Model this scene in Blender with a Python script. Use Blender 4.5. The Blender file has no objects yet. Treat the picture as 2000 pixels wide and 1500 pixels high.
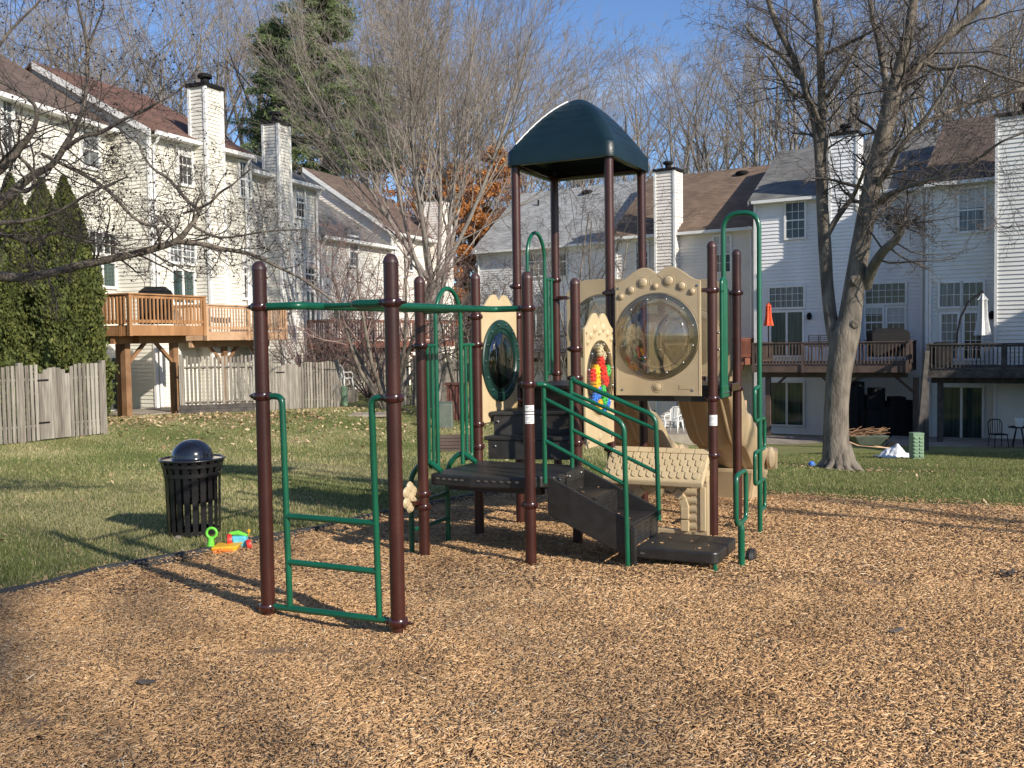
import bpy, bmesh, math, random
import numpy as np
from mathutils import Vector, Matrix
random.seed(7); rng = np.random.default_rng(11)
scene = bpy.context.scene
col = scene.collection
R = math.radians

# ------------------------------------------------------------------ camera
F, HC, ROLL, EYE = 1890.0, 664.0, 0.0155, 1.7      # focal length (px of 2000), level line, roll, eye height
pt = math.atan((750 - HC) / F)
fw = np.array([0, math.cos(pt), -math.sin(pt)]); rt = np.array([1.0, 0, 0]); up = np.cross(rt, fw)
cr, sr = math.cos(ROLL), math.sin(ROLL)
R2 = cr * rt - sr * up; U2 = sr * rt + cr * up
cam_d = bpy.data.cameras.new("camera"); cam = bpy.data.objects.new("camera", cam_d); col.objects.link(cam)
cam_d.sensor_fit = 'HORIZONTAL'; cam_d.sensor_width = 36; cam_d.lens = 36 * F / 2000
cam_d.clip_start = 0.05; cam_d.clip_end = 3000
m = Matrix(((R2[0], U2[0], -fw[0], 0), (R2[1], U2[1], -fw[1], 0), (R2[2], U2[2], -fw[2], EYE), (0, 0, 0, 1)))
cam.matrix_world = m
scene.camera = cam

def ray(px, py): return (px - 1000) / F * R2 + (750 - py) / F * U2 + fw
def at(px, py, Y):
    d = ray(px, py); t = Y / d[1]; return np.array([0, 0, EYE]) + t * d
def sm(x, a, b):
    t = np.clip((np.asarray(x, float) - a) / (b - a), 0, 1); return t * t * (3 - 2 * t)
def H(x, y):
    x = np.asarray(x, float); y = np.asarray(y, float)
    z = .28 - .0315 * np.clip(y, -6, 29.5)
    z = z - 1.85 * np.clip((y - 11) / 29, 0, 1.05) ** .75 * sm(x, 0, 7.5)
    z = z + .09 * np.clip(y - 62, 0, 60)
    z = z + .03 * np.sin(x * .7 + 1) * np.cos(y * .45) * sm(y, 12, 18)
    # low mound by the back fences, left of the middle tree
    z = z + .18 * np.exp(-((x + 4.0) / 2.2) ** 2 - ((y - 28) / 3.0) ** 2) + .27 * sm(-x, 1.5, 6) * sm(y, 18, 27)
    return z
def Gd(px, py):
    d = ray(px, py); lo = 1.0; Y = None
    ys = np.arange(2.5, 120, .05); t = ys / d[1]
    zz = EYE + t * d[2]; hh = H(t * d[0], ys)
    i = np.argmax(zz < hh); return np.array([t[i] * d[0], ys[i], float(hh[i])])

# ------------------------------------------------------------------ materials
def mat(name, c, rough=.6, c2=None, scale=8, bump=0, bscale=None, metal=0, spec=.5, detail=4, stretch=None, coat=0, lo=.35, hi=.65):
    M = bpy.data.materials.new(name); M.use_nodes = True
    nt = M.node_tree; N = nt.nodes; K = nt.links
    b = N["Principled BSDF"]; b.inputs["Roughness"].default_value = rough; b.inputs["Metallic"].default_value = metal
    b.inputs["Specular IOR Level"].default_value = spec; b.inputs["Coat Weight"].default_value = coat
    b.inputs["Base Color"].default_value = (*c, 1)
    if c2 is not None or bump:
        tc = N.new("ShaderNodeTexCoord"); mp = N.new("ShaderNodeMapping"); K.new(tc.outputs["Object"], mp.inputs[0])
        if stretch: mp.inputs["Scale"].default_value = stretch
    if c2 is not None:
        n = N.new("ShaderNodeTexNoise"); n.inputs["Scale"].default_value = scale; n.inputs["Detail"].default_value = detail
        K.new(mp.outputs[0], n.inputs[0])
        r = N.new("ShaderNodeValToRGB"); r.color_ramp.elements[0].position = lo; r.color_ramp.elements[1].position = hi
        r.color_ramp.elements[0].color = (*c, 1); r.color_ramp.elements[1].color = (*c2, 1)
        K.new(n.outputs[0], r.inputs[0]); K.new(r.outputs[0], b.inputs["Base Color"])
    if bump:
        n2 = N.new("ShaderNodeTexNoise"); n2.inputs["Scale"].default_value = bscale or scale * 3; n2.inputs["Detail"].default_value = 5
        K.new(mp.outputs[0], n2.inputs[0])
        bp = N.new("ShaderNodeBump"); bp.inputs["Strength"].default_value = bump; bp.inputs["Distance"].default_value = .02
        K.new(n2.outputs[0], bp.inputs["Height"]); K.new(bp.outputs[0], b.inputs["Normal"])
    return M
def attr_mat(name, stops, rough=.8, spec=.3, transl=0, streak=False):
    """colour picked per piece from the vertex attribute 'tint'"""
    M = bpy.data.materials.new(name); M.use_nodes = True
    nt = M.node_tree; N = nt.nodes; K = nt.links; b = N["Principled BSDF"]
    b.inputs["Roughness"].default_value = rough; b.inputs["Specular IOR Level"].default_value = spec
    a = N.new("ShaderNodeAttribute"); a.attribute_name = 'tint'
    r = N.new("ShaderNodeValToRGB"); e = r.color_ramp.elements
    for i, (p, c) in enumerate(stops):
        q = e[i] if i < 2 else e.new(p)
        q.position = p; q.color = (*c, 1)
    K.new(a.outputs["Fac"], r.inputs[0]); K.new(r.outputs[0], b.inputs["Base Color"])
    if streak:      # vertical weather streaks in the wood
        tc = N.new("ShaderNodeTexCoord"); mp = N.new("ShaderNodeMapping"); mp.inputs["Scale"].default_value = (14, 14, .9); nz_ = N.new("ShaderNodeTexNoise"); nz_.inputs["Scale"].default_value = 2.2; nz_.inputs["Detail"].default_value = 7
        K.new(tc.outputs["Object"], mp.inputs[0]); K.new(mp.outputs[0], nz_.inputs[0]); ad = N.new("ShaderNodeMath"); ad.operation = 'MULTIPLY_ADD'; ad.inputs[1].default_value = 1.5; ad.inputs[2].default_value = -.75
        K.new(nz_.outputs[0], ad.inputs[0]); a2 = N.new("ShaderNodeMath"); a2.operation = 'ADD'; K.new(ad.outputs[0], a2.inputs[0]); K.new(a.outputs["Fac"], a2.inputs[1]); K.new(a2.outputs[0], r.inputs[0])
    if transl:
        t = N.new("ShaderNodeBsdfTranslucent"); K.new(r.outputs[0], t.inputs[0])
        mx = N.new("ShaderNodeMixShader"); mx.inputs[0].default_value = transl
        K.new(b.outputs[0], mx.inputs[1]); K.new(t.outputs[0], mx.inputs[2]); K.new(mx.outputs[0], N["Material Output"].inputs[0])
    return M
def clear_mat(name, tintc, fac=.12, rough=.02):
    M = bpy.data.materials.new(name); M.use_nodes = True
    nt = M.node_tree; N = nt.nodes; K = nt.links; N.remove(N["Principled BSDF"])
    t = N.new("ShaderNodeBsdfTransparent"); t.inputs[0].default_value = (*tintc, 1)
    g = N.new("ShaderNodeBsdfGlossy"); g.inputs["Roughness"].default_value = rough; g.inputs[0].default_value = (.95, .95, .95, 1)
    lw = N.new("ShaderNodeLayerWeight"); lw.inputs[0].default_value = .25
    ma = N.new("ShaderNodeMath"); ma.operation = 'MULTIPLY_ADD'; ma.inputs[1].default_value = .8; ma.inputs[2].default_value = fac
    K.new(lw.outputs["Fresnel"], ma.inputs[0])
    mx = N.new("ShaderNodeMixShader"); K.new(ma.outputs[0], mx.inputs[0]); K.new(t.outputs[0], mx.inputs[1]); K.new(g.outputs[0], mx.inputs[2])
    K.new(mx.outputs[0], N["Material Output"].inputs[0]); return M

MT = {}
MT['brown'] = mat('brown_coating', (.040, .0100, .0065), .38, (.058, .0165, .0105), 7, .06, 70, coat=.08, detail=9, lo=.42, hi=.80)
MT['cap'] = mat('brown_cap', (.045, .020, .019), .42, (.065, .032, .030), 9)
MT['clampm'] = mat('clamp_coating', (.040, .010, .0075), .24, coat=.4)
MT['green'] = mat('green_coating', (.003, .082, .040), .30, (.005, .105, .052), 4, .03, 50, coat=.25)
MT['dgreen'] = mat('dark_green_plastic', (.004, .022, .018), .40, (.009, .042, .034), 6, .06, 90)
MT['roofg'] = mat('roof_plastic', (.003, .014, .018), .40, (.0045, .018, .022), 3, .12, 70)
MT['tan'] = mat('tan_plastic', (.39, .305, .185), .45, (.45, .355, .22), 5, .08, 120)
MT['tan2'] = mat('tan_slide_plastic', (.43, .325, .19), .38, (.50, .38, .23), 2, .03, 90)
MT['tanw'] = mat('pale_tan_plastic', (.47, .37, .215), .5, (.53, .42, .255), 5, .06, 90)
MT['deck'] = mat('black_deck_coating', (.016, .0145, .013), .42, (.026, .024, .022), 14, .10, 130, detail=8, spec=.6)
MT['bubble'] = clear_mat('clear_acrylic', (.93, .92, .89), .10, .03)
MT['bubbleg'] = clear_mat('smoked_acrylic', (.42, .47, .44), .16)
MT['bubblef'] = clear_mat('clear_flange', (.90, .88, .82), .06)
MT['bolt'] = mat('bolt_steel', (.5, .5, .48), .3, metal=1)
MT['sticker'] = mat('white_sticker', (.75, .75, .74), .5)
MT['ink'] = mat('sticker_print', (.10, .10, .10), .6)
MT['black'] = mat('black_paint', (.010, .010, .011), .28, (.016, .016, .018), 12, .04, 60, coat=.4)
MT['bag'] = mat('black_bag', (.012, .012, .013), .25, (.03, .03, .03), 30, .9, 26)
MT['domem'] = mat('dome_lid_paint', (.010, .012, .020), .16, coat=.6)
for nm, c in dict(red=(.55, .03, .02), yellow=(.80, .42, .02), blue=(.04, .16, .55), lime=(.16, .62, .05), sky=(.12, .50, .62), orange=(.75, .20, .02), gearg=(.05, .38, .08), cream=(.45, .38, .24)).items():
    MT[nm] = mat(nm + '_plastic', c, .42, tuple(min(1, v * 1.15 + .01) for v in c), 20)
MT['white'] = mat('white_trim', (.66, .66, .64), .5, (.74, .74, .72), 3)
MT['whitep'] = mat('white_plastic', (.75, .75, .73), .45, (.68, .68, .65), 5)
MT['glass'] = mat('window_glass', (.012, .016, .018), .06, (.04, .05, .05), 1.2, spec=.8)
MT['glass2'] = mat('curtained_glass', (.05, .06, .066), .10, (.20, .215, .225), 5, spec=.7, stretch=(5, 5, .2))
MT['doorg'] = mat('sliding_door_glass', (.015, .028, .026), .08, (.05, .085, .08), 3, spec=.7, stretch=(4, 4, .15))
MT['cream_s'] = mat('cream_siding', (.60, .58, .51), .6, (.69, .67, .60), 1.1, .1, 30, stretch=(1, 1, .22), detail=7)
MT['pale_s'] = mat('pale_siding', (.56, .55, .50), .6, (.67, .66, .61), 1.1, .1, 30, stretch=(1, 1, .22), detail=7)
MT['white_s'] = mat('cool_white_siding', (.66, .66, .67), .6, (.77, .77, .78), 1.1, .1, 30, stretch=(1, 1, .22), detail=7)
MT['beige_s'] = mat('beige_siding', (.68, .63, .57), .6, (.75, .70, .64), 1.2, .1, 30)
MT['grey_s'] = mat('grey_white_siding', (.66, .65, .61), .6, (.73, .72, .68), 1.2, .1, 30)
def shingle(name, c, c2):
    M = mat(name, c, .9, c2, 1.2, .6, 22, stretch=(1, 1, 1))
    nt = M.node_tree; N = nt.nodes; K = nt.links
    tc = N.new("ShaderNodeTexCoord"); br = N.new("ShaderNodeTexNoise"); mp = N.new("ShaderNodeMapping")
    mp.inputs["Scale"].default_value = (1.2, 1.2, 9); br.inputs["Scale"].default_value = 1.8; br.inputs["Detail"].default_value = 3
    K.new(tc.outputs["Object"], mp.inputs[0]); K.new(mp.outputs[0], br.inputs[0])
    mx = N.new("ShaderNodeMix"); mx.data_type = 'RGBA'; mx.blend_type = 'MULTIPLY'; mx.inputs[0].default_value = .65
    src = N["Principled BSDF"].inputs["Base Color"].links[0].from_socket
    K.new(src, mx.inputs[6]); r = N.new("ShaderNodeValToRGB"); r.color_ramp.elements[0].position = .35; r.color_ramp.elements[0].color = (.45, .45, .45, 1)
    r.color_ramp.elements[1].position = .65; r.color_ramp.elements[1].color = (1.1, 1.1, 1.1, 1)
    K.new(br.outputs[0], r.inputs[0]); K.new(r.outputs[0], mx.inputs[7]); K.new(mx.outputs[2], N["Principled BSDF"].inputs["Base Color"])
    return M
MT['rf_red'] = shingle('red_brown_shingles', (.115, .058, .042), (.165, .085, .06))
MT['rf_brown'] = shingle('brown_shingles', (.10, .068, .052), (.15, .105, .08))
MT['rf_tan'] = shingle('tan_brown_shingles', (.145, .098, .068), (.205, .142, .098))
MT['rf_grey'] = shingle('grey_shingles', (.27, .28, .28), (.36, .37, .37))
MT['rf_dgrey'] = shingle('dark_grey_shingles', (.12, .12, .115), (.18, .175, .165))
MT['wood_o'] = mat('orange_stained_wood', (.26, .13, .055), .6, (.38, .20, .09), 3, .3, 40, stretch=(1, 1, .3))
MT['wood_m'] = mat('brown_post_wood', (.17, .088, .042), .7, (.25, .14, .07), 3, .3, 40)
MT['wood_l'] = mat('light_stained_wood', (.42, .26, .15), .65, (.52, .34, .21), 3, .3, 40, stretch=(1, 1, .3))
MT['wood_r'] = mat('red_stained_wood', (.16, .055, .035), .6, (.22, .085, .055), 3, .3, 40)
MT['wood_b'] = mat('brown_painted_wood', (.065, .043, .035), .6, (.10, .068, .055), 3, .3, 40)
MT['wood_d'] = mat('dark_weathered_wood', (.035, .030, .027), .8, (.08, .07, .062), 5, .4, 40)
MT['fence'] = attr_mat('weathered_boards', [(0, (.085, .070, .058)), (.5, (.19, .17, .142)), (1, (.33, .30, .255))], .85, streak=True)
MT['dark'] = mat('dark_metal', (.009, .009, .010), .75, spec=.2)
MT['bark'] = mat('grey_bark', (.085, .070, .056), .9, (.20, .17, .135), 7, 1.0, 26, stretch=(1, 1, .35), detail=8)
MT['bark2'] = mat('pale_bark', (.155, .14, .125), .9, (.25, .225, .20), 3, .6, 20)
MT['bark3'] = mat('dark_bark', (.085, .072, .062), .9, (.16, .14, .12), 3, .5, 20)
MT['twig'] = mat('grey_twigs', (.19, .160, .135), .9, (.28, .245, .21), 1)
MT['twigr'] = mat('reddish_twigs', (.17, .11, .10), .9, (.24, .16, .14), 1)
MT['twigd'] = mat('dark_twigs', (.060, .048, .042), .9, (.12, .10, .088), 2)
MT['bud'] = mat('dark_buds', (.03, .022, .018), .9)
MT['pine'] = attr_mat('pine_needles', [(0, (.04, .065, .026)), (.5, (.10, .14, .052)), (1, (.20, .235, .10))], .7)
MT['arbor'] = attr_mat('arborvitae_foliage', [(0, (.026, .036, .009)), (.5, (.065, .080, .018)), (1, (.14, .145, .036))], .75)
MT['rust'] = attr_mat('rust_leaves', [(0, (.15, .05, .015)), (.5, (.40, .16, .040)), (1, (.60, .29, .09))], .8, transl=.25)
MT['chips'] = attr_mat('wood_chip_faces', [(0, (.07, .042, .027)), (.20, (.23, .138, .072)), (.55, (.50, .305, .148)), (.85, (.68, .455, .245)), (1, (.74, .60, .41))], .85, .2)
MT['grass'] = attr_mat('grass_blades', [(0, (.055, .085, .022)), (.45, (.135, .170, .050)), (.72, (.27, .265, .11)), (1, (.55, .47, .27))], .8, .2, .3)
MT['litter'] = attr_mat('dead_leaf_faces', [(0, (.12, .07, .035)), (.5, (.30, .19, .10)), (1, (.55, .43, .27))], .8)
MT['edging'] = mat('black_edging', (.025, .026, .028), .7, (.05, .05, .052), 9, .2)
MT['pad'] = mat('utility_green', (.13, .22, .14), .6, (.18, .28, .18), 4)
MT['pad2'] = mat('utility_grey_green', (.08, .10, .08), .6, (.12, .14, .11), 4)
MT['tarp'] = mat('white_tarp', (.62, .64, .68), .6, (.72, .73, .75), 4, .5, 9)
MT['stone'] = mat('patio_stone', (.20, .17, .14), .9, (.30, .26, .21), 2, .4, 12)
MT['umb_r'] = mat('red_orange_fabric', (.62, .07, .025), .8, (.70, .10, .035), 9)
MT['umb_w'] = mat('grey_white_fabric', (.48, .48, .47), .8, (.58, .58, .56), 9)
MT['umb_t'] = mat('beige_fabric', (.55, .45, .33), .8, (.62, .52, .40), 9)

# ground: lawn and mulch
def lawn_mat():
    M = bpy.data.materials.new('lawn_soil'); M.use_nodes = True
    nt = M.node_tree; N = nt.nodes; K = nt.links; b = N["Principled BSDF"]; b.inputs["Roughness"].default_value = .95; b.inputs["Specular IOR Level"].default_value = .1
    tc = N.new("ShaderNodeTexCoord")
    def noise(s, d=5):
        n = N.new("ShaderNodeTexNoise"); n.inputs["Scale"].default_value = s; n.inputs["Detail"].default_value = d; K.new(tc.outputs["Object"], n.inputs[0]); return n
    def ramp(src, a, ca, b_, cb):
        r = N.new("ShaderNodeValToRGB"); r.color_ramp.elements[0].position = a; r.color_ramp.elements[1].position = b_
        r.color_ramp.elements[0].color = (*ca, 1); r.color_ramp.elements[1].color = (*cb, 1); K.new(src, r.inputs[0]); return r.outputs[0]
    g = ramp(noise(28, 8).outputs[0], .3, (.09, .135, .034), .72, (.26, .29, .11))
    s = ramp(noise(60, 4).outputs[0], .3, (.16, .14, .06), .7, (.36, .31, .17))
    k = ramp(noise(.55, 6).outputs[0], .42, (0, 0, 0), .66, (.8, .8, .8))
    mx = N.new("ShaderNodeMix"); mx.data_type = 'RGBA'; K.new(k, mx.inputs[0]); K.new(g, mx.inputs[6]); K.new(s, mx.inputs[7])
    K.new(mx.outputs[2], b.inputs["Base Color"])
    bp = N.new("ShaderNodeBump"); bp.inputs["Strength"].default_value = .9; bp.inputs["Distance"].default_value = .04
    K.new(noise(45, 6).outputs[0], bp.inputs["Height"]); K.new(bp.outputs[0], b.inputs["Normal"])
    return M
MT['lawn'] = lawn_mat()
MT['mulch'] = mat('mulch_soil', (.17, .105, .058), .95, (.42, .26, .14), 80, .9, 90, detail=8, lo=.3, hi=.7)

# ------------------------------------------------------------------ mesh helpers
def tag(o, label=None, cat=None, group=None, kind=None):
    if label: o['label'] = label
    if cat: o['category'] = cat
    if group: o['group'] = group
    if kind: o['kind'] = kind
    return o
def thing(name, loc, label, cat, group=None):
    o = bpy.data.objects.new(name, None); col.objects.link(o); o.location = loc; o.empty_display_size = .2
    return tag(o, label, cat, group)
def origin(o):
    v = np.zeros(3)
    while o is not None: v = v + np.array(o.location); o = o.parent
    return v
def link_np(name, V, Fc, material, parent=None, smooth=False, tint=None):
    """V (n,3) array, Fc (m,k) array of equal-size faces"""
    V = np.asarray(V, np.float32); Fc = np.asarray(Fc, np.int32)
    if parent is not None: V = V - origin(parent).astype(np.float32)
    me = bpy.data.meshes.new(name); k = Fc.shape[1]
    me.vertices.add(len(V)); me.vertices.foreach_set('co', V.ravel())
    me.loops.add(Fc.size); me.loops.foreach_set('vertex_index', Fc.ravel())
    me.polygons.add(len(Fc)); me.polygons.foreach_set('loop_start', np.arange(0, Fc.size, k, dtype=np.int32))
    try: me.polygons.foreach_set('loop_total', np.full(len(Fc), k, np.int32))
    except Exception: pass
    if smooth: me.polygons.foreach_set('use_smooth', np.ones(len(Fc), bool))
    if tint is not None:
        a = me.attributes.new('tint', 'FLOAT', 'POINT'); a.data.foreach_set('value', np.asarray(tint, np.float32))
    me.update(calc_edges=True); me.materials.append(material)
    o = bpy.data.objects.new(name, me); col.objects.link(o); o.parent = parent
    return o
class MB:
    def __init__(s): s.v = []; s.f = []; s.t = []; s.ch = []
    def add(s, vs, fs, tint=0.5):
        n = len(s.v); s.ch.append((n, len(s.f))); s.v += [tuple(float(c) for c in p) for p in vs]; s.f += [tuple(i + n for i in f) for f in fs]; s.t += [tint] * len(vs); return s
    def hexa(s, b4, t4, tint=.5):          # bottom 4 points, top 4 points, same winding
        return s.add(list(b4) + list(t4), [(3, 2, 1, 0), (4, 5, 6, 7), (0, 1, 5, 4), (1, 2, 6, 5), (2, 3, 7, 6), (3, 0, 4, 7)], tint)
    def box(s, c, sz, ax=None, tint=.5):   # centre, full sizes, optional 3 axes
        c = np.array(c, float); ax = np.eye(3) if ax is None else np.array(ax, float)
        h = [ax[i] * sz[i] / 2 for i in range(3)]
        q = lambda a, b, d: c + a * h[0] + b * h[1] + d * h[2]
        return s.hexa([q(-1, -1, -1), q(1, -1, -1), q(1, 1, -1), q(-1, 1, -1)], [q(-1, -1, 1), q(1, -1, 1), q(1, 1, 1), q(-1, 1, 1)], tint)
    def prism(s, poly, d, tint=.5):        # poly: 3-D points, extruded by vector d
        n = len(poly); d = np.array(d, float); P = [np.array(p, float) for p in poly]
        return s.add(P + [p + d for p in P], [tuple(range(n))[::-1], tuple(range(n, 2 * n))] + [(i, (i + 1) % n, n + (i + 1) % n, n + i) for i in range(n)], tint)
    def tube(s, pts, r, n=10, closed=False, caps=True, tint=.5):
        P = [np.array(p, float) for p in pts]; N_ = len(P)
        rr = r if hasattr(r, '__len__') else [r] * N_
        T = []
        for i in range(N_):
            a = P[i - 1] if (i > 0 or closed) else P[i]; b = P[(i + 1) % N_] if (i < N_ - 1 or closed) else P[i]
            t = b - a; T.append(t / (np.linalg.norm(t) + 1e-9))
        ref = np.array([0, 0, 1.0]) if abs(T[0][2]) < .9 else np.array([1.0, 0, 0])
        nrm = np.cross(T[0], ref); nrm /= np.linalg.norm(nrm); vs = []
        for i in range(N_):
            nrm = nrm - T[i] * (nrm @ T[i]); nrm /= np.linalg.norm(nrm) + 1e-9; bn = np.cross(T[i], nrm)
            for k in range(n):
                a = 2 * math.pi * k / n; vs.append(P[i] + rr[i] * (math.cos(a) * nrm + math.sin(a) * bn))
        fs = []
        for i in range(N_ if closed else N_ - 1):
            j = (i + 1) % N_
            for k in range(n): fs.append((i * n + k, i * n + (k + 1) % n, j * n + (k + 1) % n, j * n + k))
        if caps and not closed: fs += [tuple(range(n))[::-1], tuple((N_ - 1) * n + k for k in range(n))]
        return s.add(vs, fs, tint)
    def lathe(s, c, prof, n=32, ax=(0, 0, 1), tint=.5):   # profile (r, h) along ax
        ax = np.array(ax, float); ax /= np.linalg.norm(ax); ref = np.array([1.0, 0, 0]) if abs(ax[0]) < .9 else np.array([0, 1.0, 0])
        e1 = np.cross(ax, ref); e1 /= np.linalg.norm(e1); e2 = np.cross(ax, e1); c = np.array(c, float); vs = []
        for r_, h_ in prof:
            for k in range(n):
                a = 2 * math.pi * k / n; vs.append(c + ax * h_ + r_ * (math.cos(a) * e1 + math.sin(a) * e2))
        fs = [(i * n + k, i * n + (k + 1) % n, (i + 1) * n + (k + 1) % n, (i + 1) * n + k) for i in range(len(prof) - 1) for k in range(n)]
        if prof[0][0] > 1e-5: fs.append(tuple(range(n))[::-1])
        if prof[-1][0] > 1e-5: fs.append(tuple((len(prof) - 1) * n + k for k in range(n)))
        return s.add(vs, fs, tint)
    def each(s, name, material, parent=None, per=1, **k):
        """one object for every `per` shapes that were added"""
        e = s.ch[::per] + [(len(s.v), len(s.f))]; out = []
        for (v0, f0), (v1, f1) in zip(e[:-1], e[1:]):
            m_ = MB(); m_.v = s.v[v0:v1]; m_.t = s.t[v0:v1]; m_.f = [tuple(i - v0 for i in f) for f in s.f[f0:f1]]; out.append(m_.build(name, material, parent, **k))
        return out
    def build(s, name, material, parent=None, smooth=False, bevel=0, label=None):
        o0 = origin(parent) if parent is not None else np.zeros(3)
        me = bpy.data.meshes.new(name); me.from_pydata([tuple(np.array(p) - o0) for p in s.v], [], s.f); me.update()
        me.materials.append(material)
        a = me.attributes.new('tint', 'FLOAT', 'POINT'); a.data.foreach_set('value', np.array(s.t, np.float32))
        bm = bmesh.new(); bm.from_mesh(me); bmesh.ops.recalc_face_normals(bm, faces=bm.faces)
        if smooth:
            for f_ in bm.faces: f_.smooth = len(f_.verts) <= 4
            for e_ in bm.edges:
                if len(e_.link_faces) == 2 and e_.calc_face_angle(0) > R(38): e_.smooth = False
        bm.to_mesh(me); bm.free()
        o = bpy.data.objects.new(name, me); col.objects.link(o); o.parent = parent
        if bevel:
            md = o.modifiers.new('bevel', 'BEVEL'); md.width = bevel; md.segments = 2; md.limit_method = 'ANGLE'; md.angle_limit = R(40); md.harden_normals = False
        if label: o['label'] = label
        return o
def bend(pts, rad=.06, n=6):
    """round the inner corners of a polyline"""
    P = [np.array(p, float) for p in pts]; out = [P[0]]
    for i in range(1, len(P) - 1):
        a = P[i - 1] - P[i]; b = P[i + 1] - P[i]; la, lb = np.linalg.norm(a), np.linalg.norm(b); r_ = min(rad, la * .48, lb * .48)
        p0 = P[i] + a / la * r_; p1 = P[i] + b / lb * r_
        for k in range(n + 1):
            t = k / n; out.append((1 - t) ** 2 * p0 + 2 * t * (1 - t) * P[i] + t * t * p1)
    out.append(P[-1]); return out
def copy_tree(o, parent=None):
    c = o.copy(); col.objects.link(c); c.parent = parent
    for ch in list(o.children): copy_tree(ch, c)
    return c

# ================================================================== PLAYGROUND
TH = R(-26.13); AU = np.array([math.cos(TH), math.sin(TH), 0]); AV = np.array([-math.sin(TH), math.cos(TH), 0]); ZZ = np.array([0, 0, 1.0])
A0 = np.array([.061, 8.932, 0])
def L(a, b, z=0.0): return A0 + a * AU + b * AV + z * ZZ
FR = [AU, AV, ZZ]
MA, MBk, ST, LD = .906, .887, .812, .9025
YB = -ST - LD
pg = thing('playground_structure', tuple(L(.9, -.4, 0)), 'play structure with dark green roofed tower, brown posts and tan slide on wood chips', 'play structure')
PR = .041
posts = {'P1': (-.0, -3.6, 2.18), 'P2': (.906, -3.6, 2.175), 'P3': (MA, YB, 2.19), 'P4': (0, YB, 2.195), 'P5': (0, -ST, 2.27), 'P6': (MA, -ST, 2.19),
         'A': (0, 0, 3.30), 'B': (MA, 0, 3.30), 'C': (MA, MBk, 3.30), 'D': (0, MBk, 3.30), 'P7': (2 * MA, 0, 2.50), 'P8': (2 * MA, MBk, 2.50)}
# the ladder arch stands a little off the grid of the decks
def W2L(x, y):
    d = np.array([x, y, 0]) - A0; return float(d @ AU), float(d @ AV)
a2, b2 = W2L(-.6445, 5.244); a1, b1 = a2 - .906, b2
posts['P1'] = (a1, b1, 2.18); posts['P2'] = (a2, b2, 2.175)
clamps = {'P1': [1.914, 1.395, .150], 'P2': [1.911, 1.395, .165], 'P3': [1.926, 1.378, .50], 'P4': [1.665, .53, .43], 'P5': [1.90, 1.665, .99, .80],
          'P6': [1.62, 1.385, .86], 'A': [2.19, 1.92, 1.15], 'B': [2.10, 1.66, 1.30, 1.02, .72], 'D': [2.29, 2.11, 1.36], 'C': [2.1, 1.5], 'P7': [2.09, 1.18, .70], 'P8': [2.10, 1.22]}
for k, (a, b, zt) in posts.items():
    p = L(a, b); g = float(H(p[0], p[1])) - .12
    mb = MB(); roofed = zt > 3
    mb.tube([p + ZZ * g, p + ZZ * (zt - (.0 if roofed else .045))], PR, 24)
    po = mb.build('post', MT['brown'], pg, smooth=True)
    if not roofed:
        c = MB(); c.lathe(p + ZZ * (zt - .052), [(PR + .0025, 0), (PR + .0025, .008), (PR * .97, .018), (PR * .82, .034), (PR * .55, .046), (PR * .25, .052), (0, .053)], 24)
        c.build('post_cap', MT['cap'], po, smooth=True)
    for z in clamps[k]:
        c = MB(); c.lathe(p + ZZ * (z - .024), [(PR + .001, 0), (PR + .009, .002), (PR + .014, .010), (PR + .014, .038), (PR + .009, .046), (PR + .001, .048)], 24)
        for sg in (-1, 1):
            q = p + ZZ * z + AU * sg * (PR + .010) - AV * .012
            c.lathe(q, [(0.0, -.024), (.013, -.020), (.017, 0), (.013, .020), (0, .024)], 12, ax=AV)
        cl = c.build('clamp', MT['clampm'], po, smooth=True)

def gtube(pts, r, name='rail', rad=.06, mt='green', parent=pg, n=12):
    mb = MB(); mb.tube(bend(pts, rad) if rad else pts, r, n); return mb.build(name, MT[mt], parent, smooth=True)

# --- ladder frame between the two nearest posts
lf = MB(); zt = 1.395
for sa, x0 in ((a1, .07), (a2, -.07)):
    lf.tube(bend([L(sa + x0 * .7, b1, zt), L(sa + x0 * 2.05, b1, zt), L(sa + x0 * (2.3 if x0 > 0 else 1.75), b1, .163)], .085), .0185, 12)
lf.tube([L(a1 + .05, b1, .157), L(a2 - .05, b1, .165)], .0195, 12)
for z, w in ((.70, .0185), (.432, .0185)): lf.tube([L(a1 + .155, b1, z), L(a2 - .13, b1, z)], w, 12)
lf.build('climbing_ladder', MT['green'], pg, smooth=True)
# bolts of the clamps on the ladder frame
bo = MB()
for (a, b), z in (((a1, b1), 1.395), ((a1, b1), 1.914), ((a2, b2), .165), ((a2, b2), 1.911)):
    sg = -1 if a == a1 else 1
    bo.lathe(L(a + sg * .052, b, z), [(.009, 0), (.009, .03), (.006, .032), (.006, .045), (0, .046)], 10, ax=AU * sg)
bo.each('clamp_bolt', MT['clampm'], pg, smooth=True)
# --- overhead ladder
def oh(p, q, sg, zp, zq):
    (pa, pb), (qa, qb) = p, q
    return [L(pa + sg * .045, pb, zp), L(pa + sg * .27, pb, zp), L(qa + sg * .27, qb, zq), L(qa + sg * .045, qb, zq)]
P4, P3 = (0, YB), (MA, YB)
gtube(oh((a1, b1), P4, 1, 1.914, 1.93), .0225, 'overhead_rail', .07)
gtube(oh((a2, b2), P3, -1, 1.911, 1.926), .0225, 'overhead_rail', .07)
for i in range(5):
    t = (i + .7) / 5.4; bb = b1 + (YB - b1) * t; al = a1 + (0 - a1) * t + .27; ar = a2 + (MA - a2) * t - .27
    gtube([L(al, bb, 1.918), L(ar, bb, 1.918)], .0155, 'rung', 0)

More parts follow.
